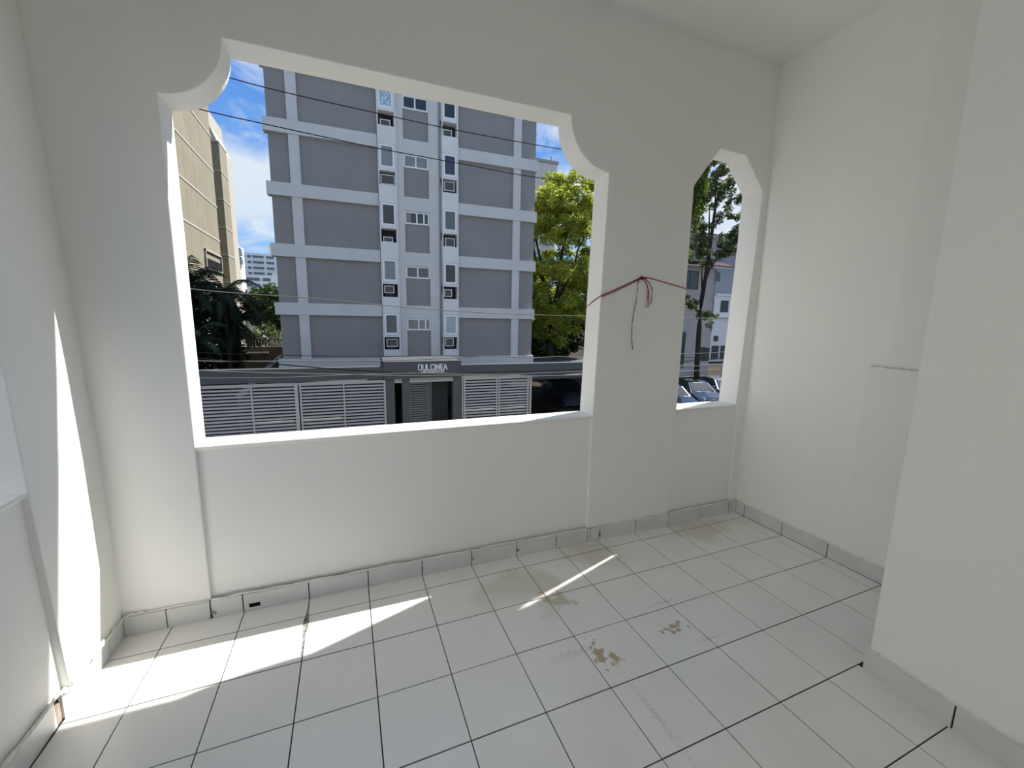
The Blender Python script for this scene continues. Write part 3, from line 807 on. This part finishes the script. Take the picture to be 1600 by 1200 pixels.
# garden between tower and grey block
gw = thing('garden_wall', 'brown rendered garden wall with a metal railing on top beside the grey block', 'wall', (-5.5, 33, GZ))
WB().box(-8.6, -2.7, 33, 33.25, GZ, -.60).build('wall', M_brownw, gw)
WB().box(-7.2, -5.2, 32.75, 33, -1.10, -.98).build('coping', M_ledgeT, gw)
for k in range(24):
    x = -7.2 + k * .19
    m = WB(); m.box(x, x + .03, 33.1, 33.13, -.60, .05); m.build('railing_bar', M_gate, gw)
WB().box(-7.3, -2.7, 33.08, 33.14, .02, .07).build('railing_rail', M_gate, gw)
rw_ = thing('ramp_wall', 'dark sloping ramp wall running up beside the grey block', 'wall', (-4.6, 26, GZ))
WB().prism_x([(17.5, GZ), (17.5, -1.75), (30, -1.05), (30, GZ)], -4.1, -3.9).build('wall', M_brownw, rw_)
WB().prism_x([(17.5, -1.75), (17.5, -1.66), (30, -.96), (30, -1.05)], -4.14, -3.86).build('coping', M_pave, rw_)
struct('garden_bed', MB().box(-9.6, -4.2, 15.8, 33, GZ - .05, GZ + .5), M_soil)
oh = thing('orange_roofed_house', 'small house with an orange tiled roof glimpsed between palms and trees', 'house', (-11, 62, GZ))
k_ = 64.32 / 47.32
def at45(x, z, y): k = (y + 2.32) / 47.32; return (.27 + (x - .27) * k, z and 1.65 + (z - 1.65) * k)
a_ = at45(-9.6, 2.2, 62); b_ = at45(-7.6, 3.2, 62)
WB().box(a_[0], b_[0], 62.3, 68, GZ, 2.3).build('wall', M_white2, oh)
WB().prism_x([(61.8, 2.2), (65, 4.0), (68.4, 2.2)], a_[0] - .3, b_[0] + .3).build('roof', M_orange, oh)

# ================================================================== greenery
def leaves(mb, centres, n_per, spread, size, droop=0.0, rnd=random):
    v, f = [], []
    for c, sc_ in centres:
        for _ in range(n_per):
            d = Vector((rnd.gauss(0, 1), rnd.gauss(0, 1), rnd.gauss(0, 1)))
            d = d / max(d.length, .3) * rnd.random() ** .5 * spread * sc_
            p = Vector(c) + Vector((d.x, d.y, d.z * .75))
            s_ = size * rnd.uniform(.6, 1.3)
            a = Vector((rnd.gauss(0, 1), rnd.gauss(0, 1), rnd.gauss(0, .6) - droop)).normalized()
            b = a.cross(Vector((rnd.gauss(0, 1), rnd.gauss(0, 1), rnd.gauss(0, 1)))).normalized()
            n0 = len(v)
            v += [p - a * s_, p + b * s_ * .45, p + a * s_, p - b * s_ * .45]
            f.append((n0, n0 + 1, n0 + 2, n0 + 3))
    mb.add([tuple(q) for q in v], f)
def ellipsoid(c, r, n, shell=.55):
    out = []
    while len(out) < n:
        d = Vector((random.uniform(-1, 1), random.uniform(-1, 1), random.uniform(-1, 1)))
        if d.length > 1 or d.length < .05: continue
        if random.random() < shell: d = d.normalized() * random.uniform(.75, 1)
        out.append((Vector((c[0] + d.x * r[0], c[1] + d.y * r[1], c[2] + d.z * r[2])), random.uniform(.7, 1.3)))
    return out
def limb(m, a, b, r0, r1, wob=.15, n=6):
    a, b = Vector(a), Vector(b); L = (b - a).length
    ps = []
    for k in range(n + 1):
        t = k / n; p = a.lerp(b, t)
        if 0 < k < n: p += Vector((random.uniform(-1, 1), random.uniform(-1, 1), 0)) * wob * L * .15
        ps.append(p)
    m.tube(ps, [r0 + (r1 - r0) * k / n for k in range(n + 1)], 7)
# big yellow-green tree right of the grey block
tr = thing('leafy_tree', 'large yellow-green tree filling the gap right of the grey block', 'tree', (14.6, 25.5, GZ))
m = WB(); limb(m, (14.6, 25.5, GZ), (14.6, 25.2, 3), .32, .22)
for q in ((12.2, 24.3, 7), (17, 25, 8), (14.8, 23.2, 9), (13.6, 27, 9.5), (16.2, 26.6, 5), (12.8, 25.8, 3.4)): limb(m, (14.6, 25.3, 1.5 + random.random() * 2), q, .14, .04)
m.build('trunk', M_bark, tr)
m = WB()
cs = ellipsoid((15.0, 25.4, 5.6), (4.1, 3.6, 5.6), 330, .6) + ellipsoid((15.9, 25.4, 10.0), (3.3, 2.6, 2.3), 90, .8)
cs = [c for c in cs if not (c[0].x < 11.4 )]
leaves(m, cs, 150, .60, .125)
tag(m.build('foliage', M_leafY, tr), kind='stuff')
tr = thing('back_tree', 'dense dark tree low behind the yellow-green tree', 'tree', (16, 32.5, GZ))
m = WB(); limb(m, (16, 32.5, GZ), (16, 32.5, 2), .25, .18); m.build('trunk', M_bark, tr)
m = WB(); leaves(m, ellipsoid((16.4, 32.5, 2.2), (5.4, 2.6, 5.4), 300, .5), 70, .85, .24); tag(m.build('foliage', M_leafG, tr), kind='stuff')
# hedge-like tree at the right foreground between tree and small opening (hanging foliage)
tr = thing('weeping_tree', 'tree with long hanging yellow-green foliage at the left of the small opening', 'tree', (19.6, 19.5, GZ))
m = WB(); limb(m, (19.4, 20.4, GZ), (19.6, 19.6, 7), .20, .13); limb(m, (19.6, 19.6, 6.5), (21.6, 19.4, 12.6), .13, .06); limb(m, (19.6, 19.6, 6.5), (20.8, 19.2, 9.5), .10, .04)
m.build('trunk', M_bark, tr)
m = WB()
for _ in range(210):
    x = random.uniform(17.6, 22.5); y = random.uniform(18.4, 20.8); top = random.uniform(8.6, 13.2)
    if x > 21.3: top = random.uniform(9.6, 13.4)
    Lh = random.uniform(1.0, 3.0) if x < 21.3 else random.uniform(.6, 1.6)
    cc = [(Vector((x + random.uniform(-.1, .1), y, top - Lh * k / 5)), 1 - .12 * k) for k in range(6)]
    leaves(m, cc, 34, .40, .12, droop=1.2)
tag(m.build('foliage', M_leafH, tr), kind='stuff')
# slim forked tree seen through the small opening
BK = 1.117
def bk(p): return (.268 + (p[0] - .268) * BK, -2.322 + (p[1] + 2.322) * BK, max(GZ, 1.646 + (p[2] - 1.646) * BK))
st = thing('slim_tree', 'slim dark-trunked forked tree behind the parked cars', 'tree', bk((22.85, 19, GZ)))
m = WB()
m.tube([bk(q) for q in [(22.85, 19, GZ), (22.7, 19, -1), (22.62, 19, 1.5), (22.61, 19, 3.2), (22.9, 19, 5.7), (22.98, 19, 7.0), (23.10, 19, 9.0), (23.3, 19, 10.4)]], [.24, .20, .17, .16, .13, .12, .09, .05], 9)
m.tube([bk(q) for q in [(22.62, 19, 3.6), (22.45, 19, 4.8), (22.40, 19, 5.6)]], [.07, .05, .03], 6)
m.tube([bk(q) for q in [(22.66, 19, 4.0), (23.1, 19.0, 5.3), (23.8, 18.9, 6.3), (24.6, 18.7, 6.9)]], [.08, .06, .05, .03], 6)
m.tube([bk(q) for q in [(22.95, 19, 6.6), (22.75, 19, 7.8), (22.6, 19, 9.2)]], [.08, .06, .03], 6)
m.tube([bk(q) for q in [(23.0, 19, 7.8), (23.9, 19, 9.0), (24.5, 19, 10.3)]], [.07, .05, .03], 6)
m.tube([bk(q) for q in [(23.05, 19, 8.6), (23.05, 19, 10.2), (22.9, 19, 11.4)]], [.06, .05, .02], 6)
m.tube([bk(q) for q in [(22.65, 19, 1.6), (22.3, 18.9, 2.4), (21.8, 18.8, 2.8)]], [.05, .04, .02], 6)
m.build('trunk', M_bark, st)
m = WB()
cc = []
for c, n_, r_ in (((22.7, 19, 10.9), 12, .8), ((23.9, 19, 10.9), 12, .8), ((24.8, 18.9, 9.9), 8, .6), ((25.0, 18.8, 8.6), 9, .7), ((23.6, 19, 8.7), 5, .5), ((24.9, 18.7, 7.4), 26, .75), ((24.3, 18.7, 6.7), 12, .5), ((23.0, 19, 12.2), 16, .9), ((22.3, 19, 10.0), 12, .8), ((22.0, 19, 7.0), 12, .6), ((23.5, 19, 9.8), 10, .7), ((22.5, 19, 6.2), 10, .6), ((23.2, 19, 5.9), 6, .4), ((22.0, 19, 8.2), 8, .6), ((22.3, 19, 2.5), 5, .4), ((22.9, 18.9, 2.0), 4, .35), ((21.8, 18.9, 3.0), 4, .3)):
    for _ in range(n_): cc.append((Vector((c[0] + random.gauss(0, r_ * .6), c[1] + random.gauss(0, .4), c[2] + random.gauss(0, r_ * .5))), random.uniform(.6, 1.1)))
cc = [(Vector(bk(c)), k) for c, k in cc]
leaves(m, cc, 60, .42, .12)
tag(m.build('foliage', M_leafS, st), kind='stuff')
# trees beyond the garden, at the left
for lab, c, r, n_, mt, sz in (('dark round tree behind the garden railing beside the grey block', (-6.5, 45, 2.5), (2.1, 2, 2.3), 110, M_leafG, .18),
                              ('mid green tree farther back, top showing under the far white block', (-7.8, 58, 2.9), (2.8, 2, 2.4), 90, M_leafG, .22),
                              ('low shrubby yellowish tree behind the garden railing', (-6.6, 40, -.2), (1.3, 1, 1.3), 40, M_leafS, .13)):
    t = thing('garden_tree', lab, 'tree', (c[0], c[1], GZ), group='trees beyond the garden wall')
    m = WB(); limb(m, (c[0], c[1], GZ), (c[0], c[1], c[2]), .18, .12); limb(m, (c[0], c[1], c[2] - 1), (c[0] + 1, c[1], c[2] + 1), .08, .04); m.build('trunk', M_bark, t)
    m = WB(); leaves(m, ellipsoid(c, r, n_, .6), 55, .6, sz); tag(m.build('foliage', mt, t), kind='stuff')
# palms
def palm(label, x, y, ztop, fl, nf, seed, trunk_lean=(0, 0)):
    rr = random.Random(seed)
    t = thing('palm_tree', label, 'tree', (x - trunk_lean[0], y - trunk_lean[1], GZ), group='palms in the garden')
    m = WB(); m.tube([(x - trunk_lean[0] * (1 - k / 6), y - trunk_lean[1] * (1 - k / 6), GZ + (ztop - GZ) * k / 6) for k in range(7)], [.17, .13, .12, .11, .11, .12, .10], 8); m.build('trunk', M_palmtrunk, t)
    for k in range(nf):
        az = 2 * PI * (k * .381966) ; el = math.radians(rr.uniform(5, 75)) if k % 3 else math.radians(rr.uniform(-35, 15))
        L = fl * rr.uniform(.8, 1.1)
        p = Vector((x, y, ztop)); d = Vector((math.cos(az) * math.cos(el), math.sin(az) * math.cos(el), math.sin(el)))
        ps = [p.copy()]; N = 12
        for q in range(N):
            d = (d + Vector((0, 0, -.13 - .02 * q * .5))).normalized(); p = p + d * L / N; ps.append(p.copy())
        m = WB(); m.tube(ps, [.025 * (1 - q / (N + 2)) + .004 for q in range(N + 1)], 4, cap=False)
        side = Vector((-math.sin(az), math.cos(az), 0))
        vs = []; fs = []
        for q in range(2, 2 * N + 1):
            tq = q / (2 * N); i0 = min(int(tq * N), N - 1); fr = tq * N - i0
            b = ps[i0].lerp(ps[i0 + 1], fr); dd_ = (ps[i0 + 1] - ps[i0]).normalized()
            ll = L * .26 * math.sin(PI * min(1, tq * .9 + .12)) + .05
            for sg in (-1, 1):
                tip = b + (side * sg * .8 + dd_ * .55 + Vector((0, 0, -.45 - rr.random() * .3))).normalized() * ll
                n0 = len(vs); wv = dd_ * .035
                mid = b.lerp(tip, .5) + Vector((0, 0, .03))
                vs += [b - wv, b + wv, mid + wv, mid - wv, tip]
                fs += [(n0, n0 + 1, n0 + 2, n0 + 3), (n0 + 3, n0 + 2, n0 + 4)]
        m.add([tuple(v_) for v_ in vs], fs)
        m.build('frond', M_palm, t)
palm('tallest dark palm against the concrete tower, left edge of the opening', -7.6, 25.5, 3.3, 2.7, 22, 1, (.2, 0))
palm('middle dark palm in front of the tower foot', -6.25, 26.5, 3.0, 2.5, 22, 2)
palm('dark palm nearest the grey block with arching fronds', -5.95, 27.5, 1.35, 2.6, 20, 3, (-.2, 0))
palm('low dark palm at the left foot of the garden', -7.1, 23.5, .4, 2.2, 18, 4)
sh = thing('garden_shrub', 'dark dense shrub mass under the palms', 'shrub', (-7.4, 27, GZ))
m = WB(); leaves(m, ellipsoid((-7.6, 28.5, .2), (1.7, 2.0, 3.2), 120, .4), 50, .55, .17); tag(m.build('foliage', M_palm, sh), kind='stuff')
m = WB(); limb(m, (-7.6, 28.5, GZ), (-7.6, 28.5, 0), .1, .06); m.build('stem', M_bark, sh)

# ================================================================== buildings through the small opening
hs = thing('tiled_eave_house', 'grey rendered house with clay tiled eaves behind the slim tree', 'house', (27, 30, GZ))
WB().box(24, 32.15, 26.6, 36, GZ, 6.7).build('wall', M_house, hs)
WB().box(24, 31.95, 26.8, 36, 6.7, 9.4).build('wall', M_house, hs)
WB().box(29.3, 31.7, 28, 33, 9.6, 11.1).build('parapet', M_house, hs)
def eave(x0, x1, y0, z0, rise, run):
    WB().prism_x([(y0, z0 - .09), (y0, z0), (y0 + run, z0 + rise), (y0 + run, z0 + rise - .09)], x0, x1).build('eave_board', M_whitefr, hs)
    x = x0; k = 0
    while x < x1:
        m = WB(); pr = []
        n = 5; r = .11
        for (yy, zz_) in ((y0 - .06, z0 + .01), (y0 + run, z0 + rise + .01)):
            for q in range(n + 1):
                t_ = PI * q / n; pr.append((x + .11 - math.cos(t_) * r, yy, zz_ + math.sin(t_) * r * .8))
        m.add(pr, [(q, q + 1, q + n + 2, q + n + 1) for q in range(n)] + [tuple(range(n, -1, -1))])
        m.build('roof_tile', M_clay, hs); x += .24; k += 1
eave(26.0, 33.2, 25.8, 6.72, .45, 1.1)
eave(26.0, 32.1, 26.2, 9.42, .35, 1.0)
def hwin(x0, x1, z0, z1, y=26.6, door=False):
    fr = .08
    m = WB(); m.box(x0, x1, y - .06, y, z0, z0 + fr); m.box(x0, x1, y - .06, y, z1 - fr, z1); m.box(x0, x0 + fr, y - .06, y, z0, z1); m.box(x1 - fr, x1, y - .06, y, z0, z1)
    m.box((x0 + x1) / 2 - .03, (x0 + x1) / 2 + .03, y - .05, y, z0, z1)
    w = m.build('window', M_dark, hs)
    WB().box(x0 + fr, x1 - fr, y - .03, y - .01, z0 + fr, z1 - fr).build('pane', P_dark, w)
hwin(28.0, 29.95, 4.7, 6.3); hwin(27.4, 29.6, 8.0, 9.1, 26.8); hwin(30.6, 31.5, -1.8, -.5); hwin(28.1, 29.0, -2.4, .9); hwin(31.55, 32.05, -1.8, -.6)
m = WB(); m.tube([(32.0, 26.5, 6.5), (32.0, 26.5, 1.5), (32.0, 26.5, 1.0)], .05, 6); m.build('downpipe', M_pipe, hs)
bg_ = thing('blue_grey_building', 'blue-grey flat-fronted building right of the tiled house', 'building', (49, 42, GZ))
WB().box(44.5, 60, 41, 52, GZ, 13.3).build('wall', M_bluegr, bg_)
for z in (11, 8.2):
    w = WB().box(46.2, 48.6, 40.9, 41.02, z - .7, z + .5).build('window', M_dark, bg_)
wb_ = thing('small_white_building', 'low white building with small dark windows at the right of the small opening', 'building', (48, 38, GZ))
WB().box(45.0, 60, 38, 40.8, GZ, 5.3).build('wall', M_white2, wb_)
WB().box(45.0, 60, 37.8, 38, 5.3, 5.55).build('coping', M_white2, wb_)
WB().box(44.9, 60, 37.6, 38, 2.5, 2.7).build('ledge', M_whitefr, wb_)
for a, b, z0, z1 in ((45.9, 47.2, 3.2, 4.7), (45.2, 45.9, -.6, .1), (45.0, 46.2, -3.0, -1.2), (46.6, 48, -3, -1.2)):
    w = WB().box(a, b, 37.9, 38.02, z0, z1).build('window', M_dark, wb_)
rt = thing('far_beige_building', 'beige rooftop just showing above the yellow-green tree', 'building', (31, 62, GZ))
WB().box(28.6, 32.7, 60, 70, GZ, 26.4).build('wall', mat('pale_beige_render', (.66, .62, .56), .9, .1), rt)
m = WB(); m.box(28.4, 32.9, 59.8, 70.2, 26.4, 26.8); m.build('parapet', M_ledgeT, rt)
m = WB(); m.tube([(31.6, 60, 26.8), (31.6, 60, 27.6)], .06, 6); m.tube([(31.3, 60, 27.4), (31.9, 60, 27.4)], .04, 5); m.build('antenna', M_pipe, rt)

# fence in front of the tiled house
fn = thing('wire_fence', 'low wire and post fence behind the parked cars', 'fence', (24, 22, GZ))
for k in range(9):
    m = WB(); m.tube([(19 + k * 1.6, 22, GZ), (19 + k * 1.6, 22, -1.5)], .035, 6); m.build('fence_post', M_pipe, fn)
for z in (-1.55, -2.0, -2.5):
    m = WB(); m.tube([(18.8, 22, z), (32, 22, z)], .02, 5); m.build('fence_rail', M_pipe, fn)

# ================================================================== cars
def car(label, loc, rz, paint, roof_bright=None):
    t = thing('parked_car', label, 'car', loc, rz, 'parked cars')
    # nose towards -y, local coordinates, ground z = 0
    W2 = .88
    prof = [(-2.2, .32), (-2.25, .55), (-2.12, .72), (-1.3, .90), (1.75, .98), (2.1, .90), (2.15, .45), (2.05, .28), (1.75, .28), (1.62, .52), (1.35, .62), (1.08, .52), (.95, .26), (-.95, .26), (-1.08, .52), (-1.35, .62), (-1.62, .52), (-1.75, .26)]
    m = MB(); n = len(prof)
    vs = []; 
    for x, ins in ((-W2, .10), (-W2 + .06, 0), (0, 0), (W2 - .06, 0), (W2, .10)):
        for y, z in prof:
            yy = y * (1 - (.03 if abs(x) > .85 else .0)); zz_ = z
            if z > .8: zz_ = z + (.03 if abs(x) < .5 else 0) - (.05 if abs(x) >= W2 else 0)
            vs.append((x, yy, zz_))
    fs = [tuple(range(n)), tuple(range(5 * n - 1, 4 * n - 1, -1))]
    for l in range(4): fs += [(l * n + i, (l + 1) * n + i, (l + 1) * n + (i + 1) % n, l * n + (i + 1) % n) for i in range(n)]
    m.add(vs, fs); b = recalc(m.build('body', paint, t)); bev(b, .03)
    # cabin
    cab = [(-1.18, .90), (-.45, 1.36), (-.1, 1.43), (.75, 1.42), (1.15, 1.32), (1.85, .96)]
    n = len(cab); m = MB()
    vs = [((sx * (.80 - .22 * max(0, (z - .9) / .53))), y, z + (.02 if abs(sx) < 1 else 0)) for sx in (-1, -.5, .5, 1) for y, z in cab]
    fs = [tuple(range(n)), tuple(range(4 * n - 1, 3 * n - 1, -1))]
    for l in range(3): fs += [(l * n + i, (l + 1) * n + i, (l + 1) * n + (i + 1) % n, l * n + (i + 1) % n) for i in range(n)]
    m.add(vs, fs); recalc(m.build('cabin', paint, t))
    def quad(name, p, mt, off):
        m = MB(); nrm = (Vector(p[1]) - Vector(p[0])).cross(Vector(p[3]) - Vector(p[0])).normalized()
        a = [Vector(q) + nrm * off for q in p]; bq = [Vector(q) - nrm * .01 for q in p]
        m.add([tuple(q) for q in a + bq], [(0, 1, 2, 3), (7, 6, 5, 4)] + [(i, i + 4, (i + 1) % 4 + 4, (i + 1) % 4) for i in range(4)])
        recalc(m.build(name, mt, t))
    quad('windscreen', [(-.68, -1.12, .96), (.68, -1.12, .96), (.54, -.48, 1.36), (-.54, -.48, 1.36)], M_glassc, .02)
    quad('rear_window', [(.66, 1.76, 1.02), (-.66, 1.76, 1.02), (-.54, 1.2, 1.31), (.54, 1.2, 1.31)], M_glassc, .02)
    for sx in (-1, 1):
        quad('side_window', [(sx * .785, -1.0, .97), (sx * .785, .1, .97), (sx * .615, .1, 1.37), (sx * .625, -.42, 1.33)][::sx], M_glassc, .015)
        quad('side_window', [(sx * .785, .16, .97), (sx * .785, 1.45, .98), (sx * .63, 1.0, 1.32), (sx * .615, .16, 1.37)][::sx], M_glassc, .015)
        m = MB(); m.box(min(sx * .82, sx * 1.0), max(sx * .82, sx * 1.0), -.95, -.82, .92, 1.04); bev(m.build('wing_mirror', paint, t), .02)
        m = MB(); m.add([(sx * .84, -2.06, .60), (sx * .45, -2.24, .60), (sx * .42, -2.16, .73), (sx * .83, -1.85, .77)], [(0, 1, 2, 3), (3, 2, 1, 0)]); m.build('headlamp', M_lamp, t)
        for y in (-1.35, 1.35):
            w_ = MB(); w_.tube([(sx * .66, y, .31), (sx * .87, y, .31)], .31, 18); w_.build('wheel', M_tyre, t)
            m = MB(); m.tube([(sx * .86, y, .31), (sx * .885, y, .31)], .2, 12); m.build('rim', M_rim, t)
    m = MB(); m.box(-.4, .4, -2.27, -2.2, .48, .62); m.build('radiator_grille', M_black, t)
    m = MB(); m.tube([(-.42, -2.26, .64), (0, -2.29, .65), (.42, -2.26, .64)], .012, 6); m.build('chrome_trim', M_chrome, t)
    return t
G2 = GZ + .02
car('dark car with a bright reflecting windscreen and bonnet, centre of the small opening', (20.25, 16.75, G2), math.radians(-18), M_carD)
car('dark car farther right with a pale shining roof, beyond the dark car', (22.9, 17.2, G2), math.radians(-18), M_carS)
car('dark car only whose headlamp shows at the lower left of the small opening', (17.6, 16.1, G2), math.radians(-18), M_carD)
car('dark car parked behind the right louvred gate', (8.2, 20.2, GZ - .03), math.radians(10), M_carD)
# covered car right of the gate
cc_ = thing('covered_car', 'car under a dark crumpled cover right of the short gate', 'car', (12.6, 19.6, G2), math.radians(-8))
m = MB(); NU, NV = 20, 26
prof = [(-2.3, .25), (-2.25, .7), (-1.9, .95), (-1.1, 1.05), (-.5, 1.42), (.8, 1.46), (1.5, 1.2), (2.2, 1.0), (2.3, .3)]
def ph(y):
    for (a, b), (c, d) in zip(prof[:-1], prof[1:]):
        if a <= y <= c: return b + (d - b) * (y - a) / (c - a)
    return .3
vs = []; fs = []
for j in range(NV + 1):
    y = -2.3 + 4.6 * j / NV; h = ph(y) 
    wv = .98 * (1 - .25 * (abs(y) / 2.3) ** 4)
    for i in range(NU + 1):
        t_ = -1 + 2 * i / NU
        ang = t_ * PI / 2
        x = math.copysign(abs(math.sin(ang)) ** .55, ang) * wv
        z = .18 + (h - .18) * abs(math.cos(ang)) ** .42
        wr_ = .025 * math.sin(17 * t_ + 5 * y) + .02 * math.sin(29 * t_ - 9 * y)
        vs.append((x + wr_ * .6, y + wr_, z + wr_ * .5))
for j in range(NV):
    for i in range(NU): a = j * (NU + 1) + i; fs.append((a, a + 1, a + NU + 2, a + NU + 1))
m.add(vs, fs, True); m.build('cover', M_tarp, cc_)
m = MB(); hem = [vs[j * (NU + 1)] for j in range(NV + 1)] + [vs[NV * (NU + 1) + i] for i in range(NU + 1)] + [vs[j * (NU + 1) + NU] for j in range(NV, -1, -1)] + [vs[i] for i in range(NU, -1, -1)]
m.tube(hem, .02, 5); m.build('hem', M_tarph, cc_)
for sx in (-1, 1):
    for y in (-1.35, 1.35):
        m = MB(); m.tube([(sx * .55, y, .31), (sx * .78, y, .31)], .31, 14); m.build('wheel', M_tyre, cc_)

# ================================================================== power lines over the street
C0 = Vector((0.26787, -2.32188, 1.64562)); CR = Euler((math.radians(81.17176), math.radians(-0.9536), math.radians(-21.91449))).to_matrix(); FPX = 638.179
def on_plane(u, v, y):                 # survey helper: where the sight line through a picture point meets the plane of the cables
    d = CR @ Vector(((u - 800) / FPX, -(v - 600) / FPX, -1))
    return C0 + d * ((y - C0.y) / d.y)
def wire(label, px, y, r, mt):
    ps = [on_plane(u, v, y) for u, v in px]
    a = ps[0] + (ps[0] - ps[1]).normalized() * 14; a.z += .5
    b = ps[-1] + (ps[-1] - ps[-2]).normalized() * 14; b.z += .5
    ps = [a] + ps + [b]
    # smooth
    out = [ps[0]]
    for i in range(1, len(ps) - 2):
        p1, p2 = ps[i], ps[i + 1]; dv = p2 - p1
        t1 = (ps[i + 1] - ps[i - 1]).normalized() * dv.length; t2 = (ps[i + 2] - ps[i]).normalized() * dv.length
        for k in range(5):
            t = k / 5
            out.append(p1 * (2 * t ** 3 - 3 * t * t + 1) + t1 * (t ** 3 - 2 * t * t + t) + p2 * (-2 * t ** 3 + 3 * t * t) + t2 * (t ** 3 - t * t))
    out += [ps[-2], ps[-1]]
    mb = MB(); c = out[len(out) // 2]; mb.tube([tuple(q - c) for q in out], r, 5)
    o = mb.build('power_line', mt, loc=tuple(c)); tag(o, label, 'cable', 'cables over the street')
wire('uppermost black cable crossing the grey block and the sky', [(357, 121), (440, 143), (590, 177), (716, 204), (893, 236), (1100, 269)], 8.6, .011, M_wireD)
wire('second black cable from the top, crossing the tower and the grey block', [(305, 169), (410, 193), (592, 232), (716, 255), (837, 277), (1090, 306)], 8.3, .011, M_wireD)
wire('single cable crossing the grey block halfway down', [(304, 452), (370, 458), (500, 467), (640, 481), (760, 489), (907, 494), (1075, 497), (1140, 497)], 8.0, .010, M_wireL)
wire('thin cable low over the garden at the left, highest of the low bundle', [(312, 551), (437, 555), (560, 557), (700, 556), (830, 559), (905, 561)], 7.6, .007, M_wireD)
wire('pale twisted cable rising in the dark gap above the right beam', [(314, 564), (435, 564.5), (595, 564), (685, 560.5), (760, 557), (835, 559), (875, 557), (905, 559), (1066, 553), (1130, 550)], 7.4, .011, M_wireL)
wire('black sagging cable passing in front of the sign', [(320, 561), (396, 566), (515, 576), (600, 581), (680, 583), (760, 582), (905, 577)], 7.2, .011, M_wireD)
wire('lowest grey cable running straight above the gates', [(315, 579), (490, 584), (640, 587), (710, 586.5), (905, 586), (1064, 573), (1128, 570)], 7.0, .011, M_wireL)
wire('pale cable just under the right beam edge', [(430, 590), (560, 585), (660, 583), (785, 585), (905, 580.5), (1064, 581), (1128, 574)], 6.8, .009, M_wireL)
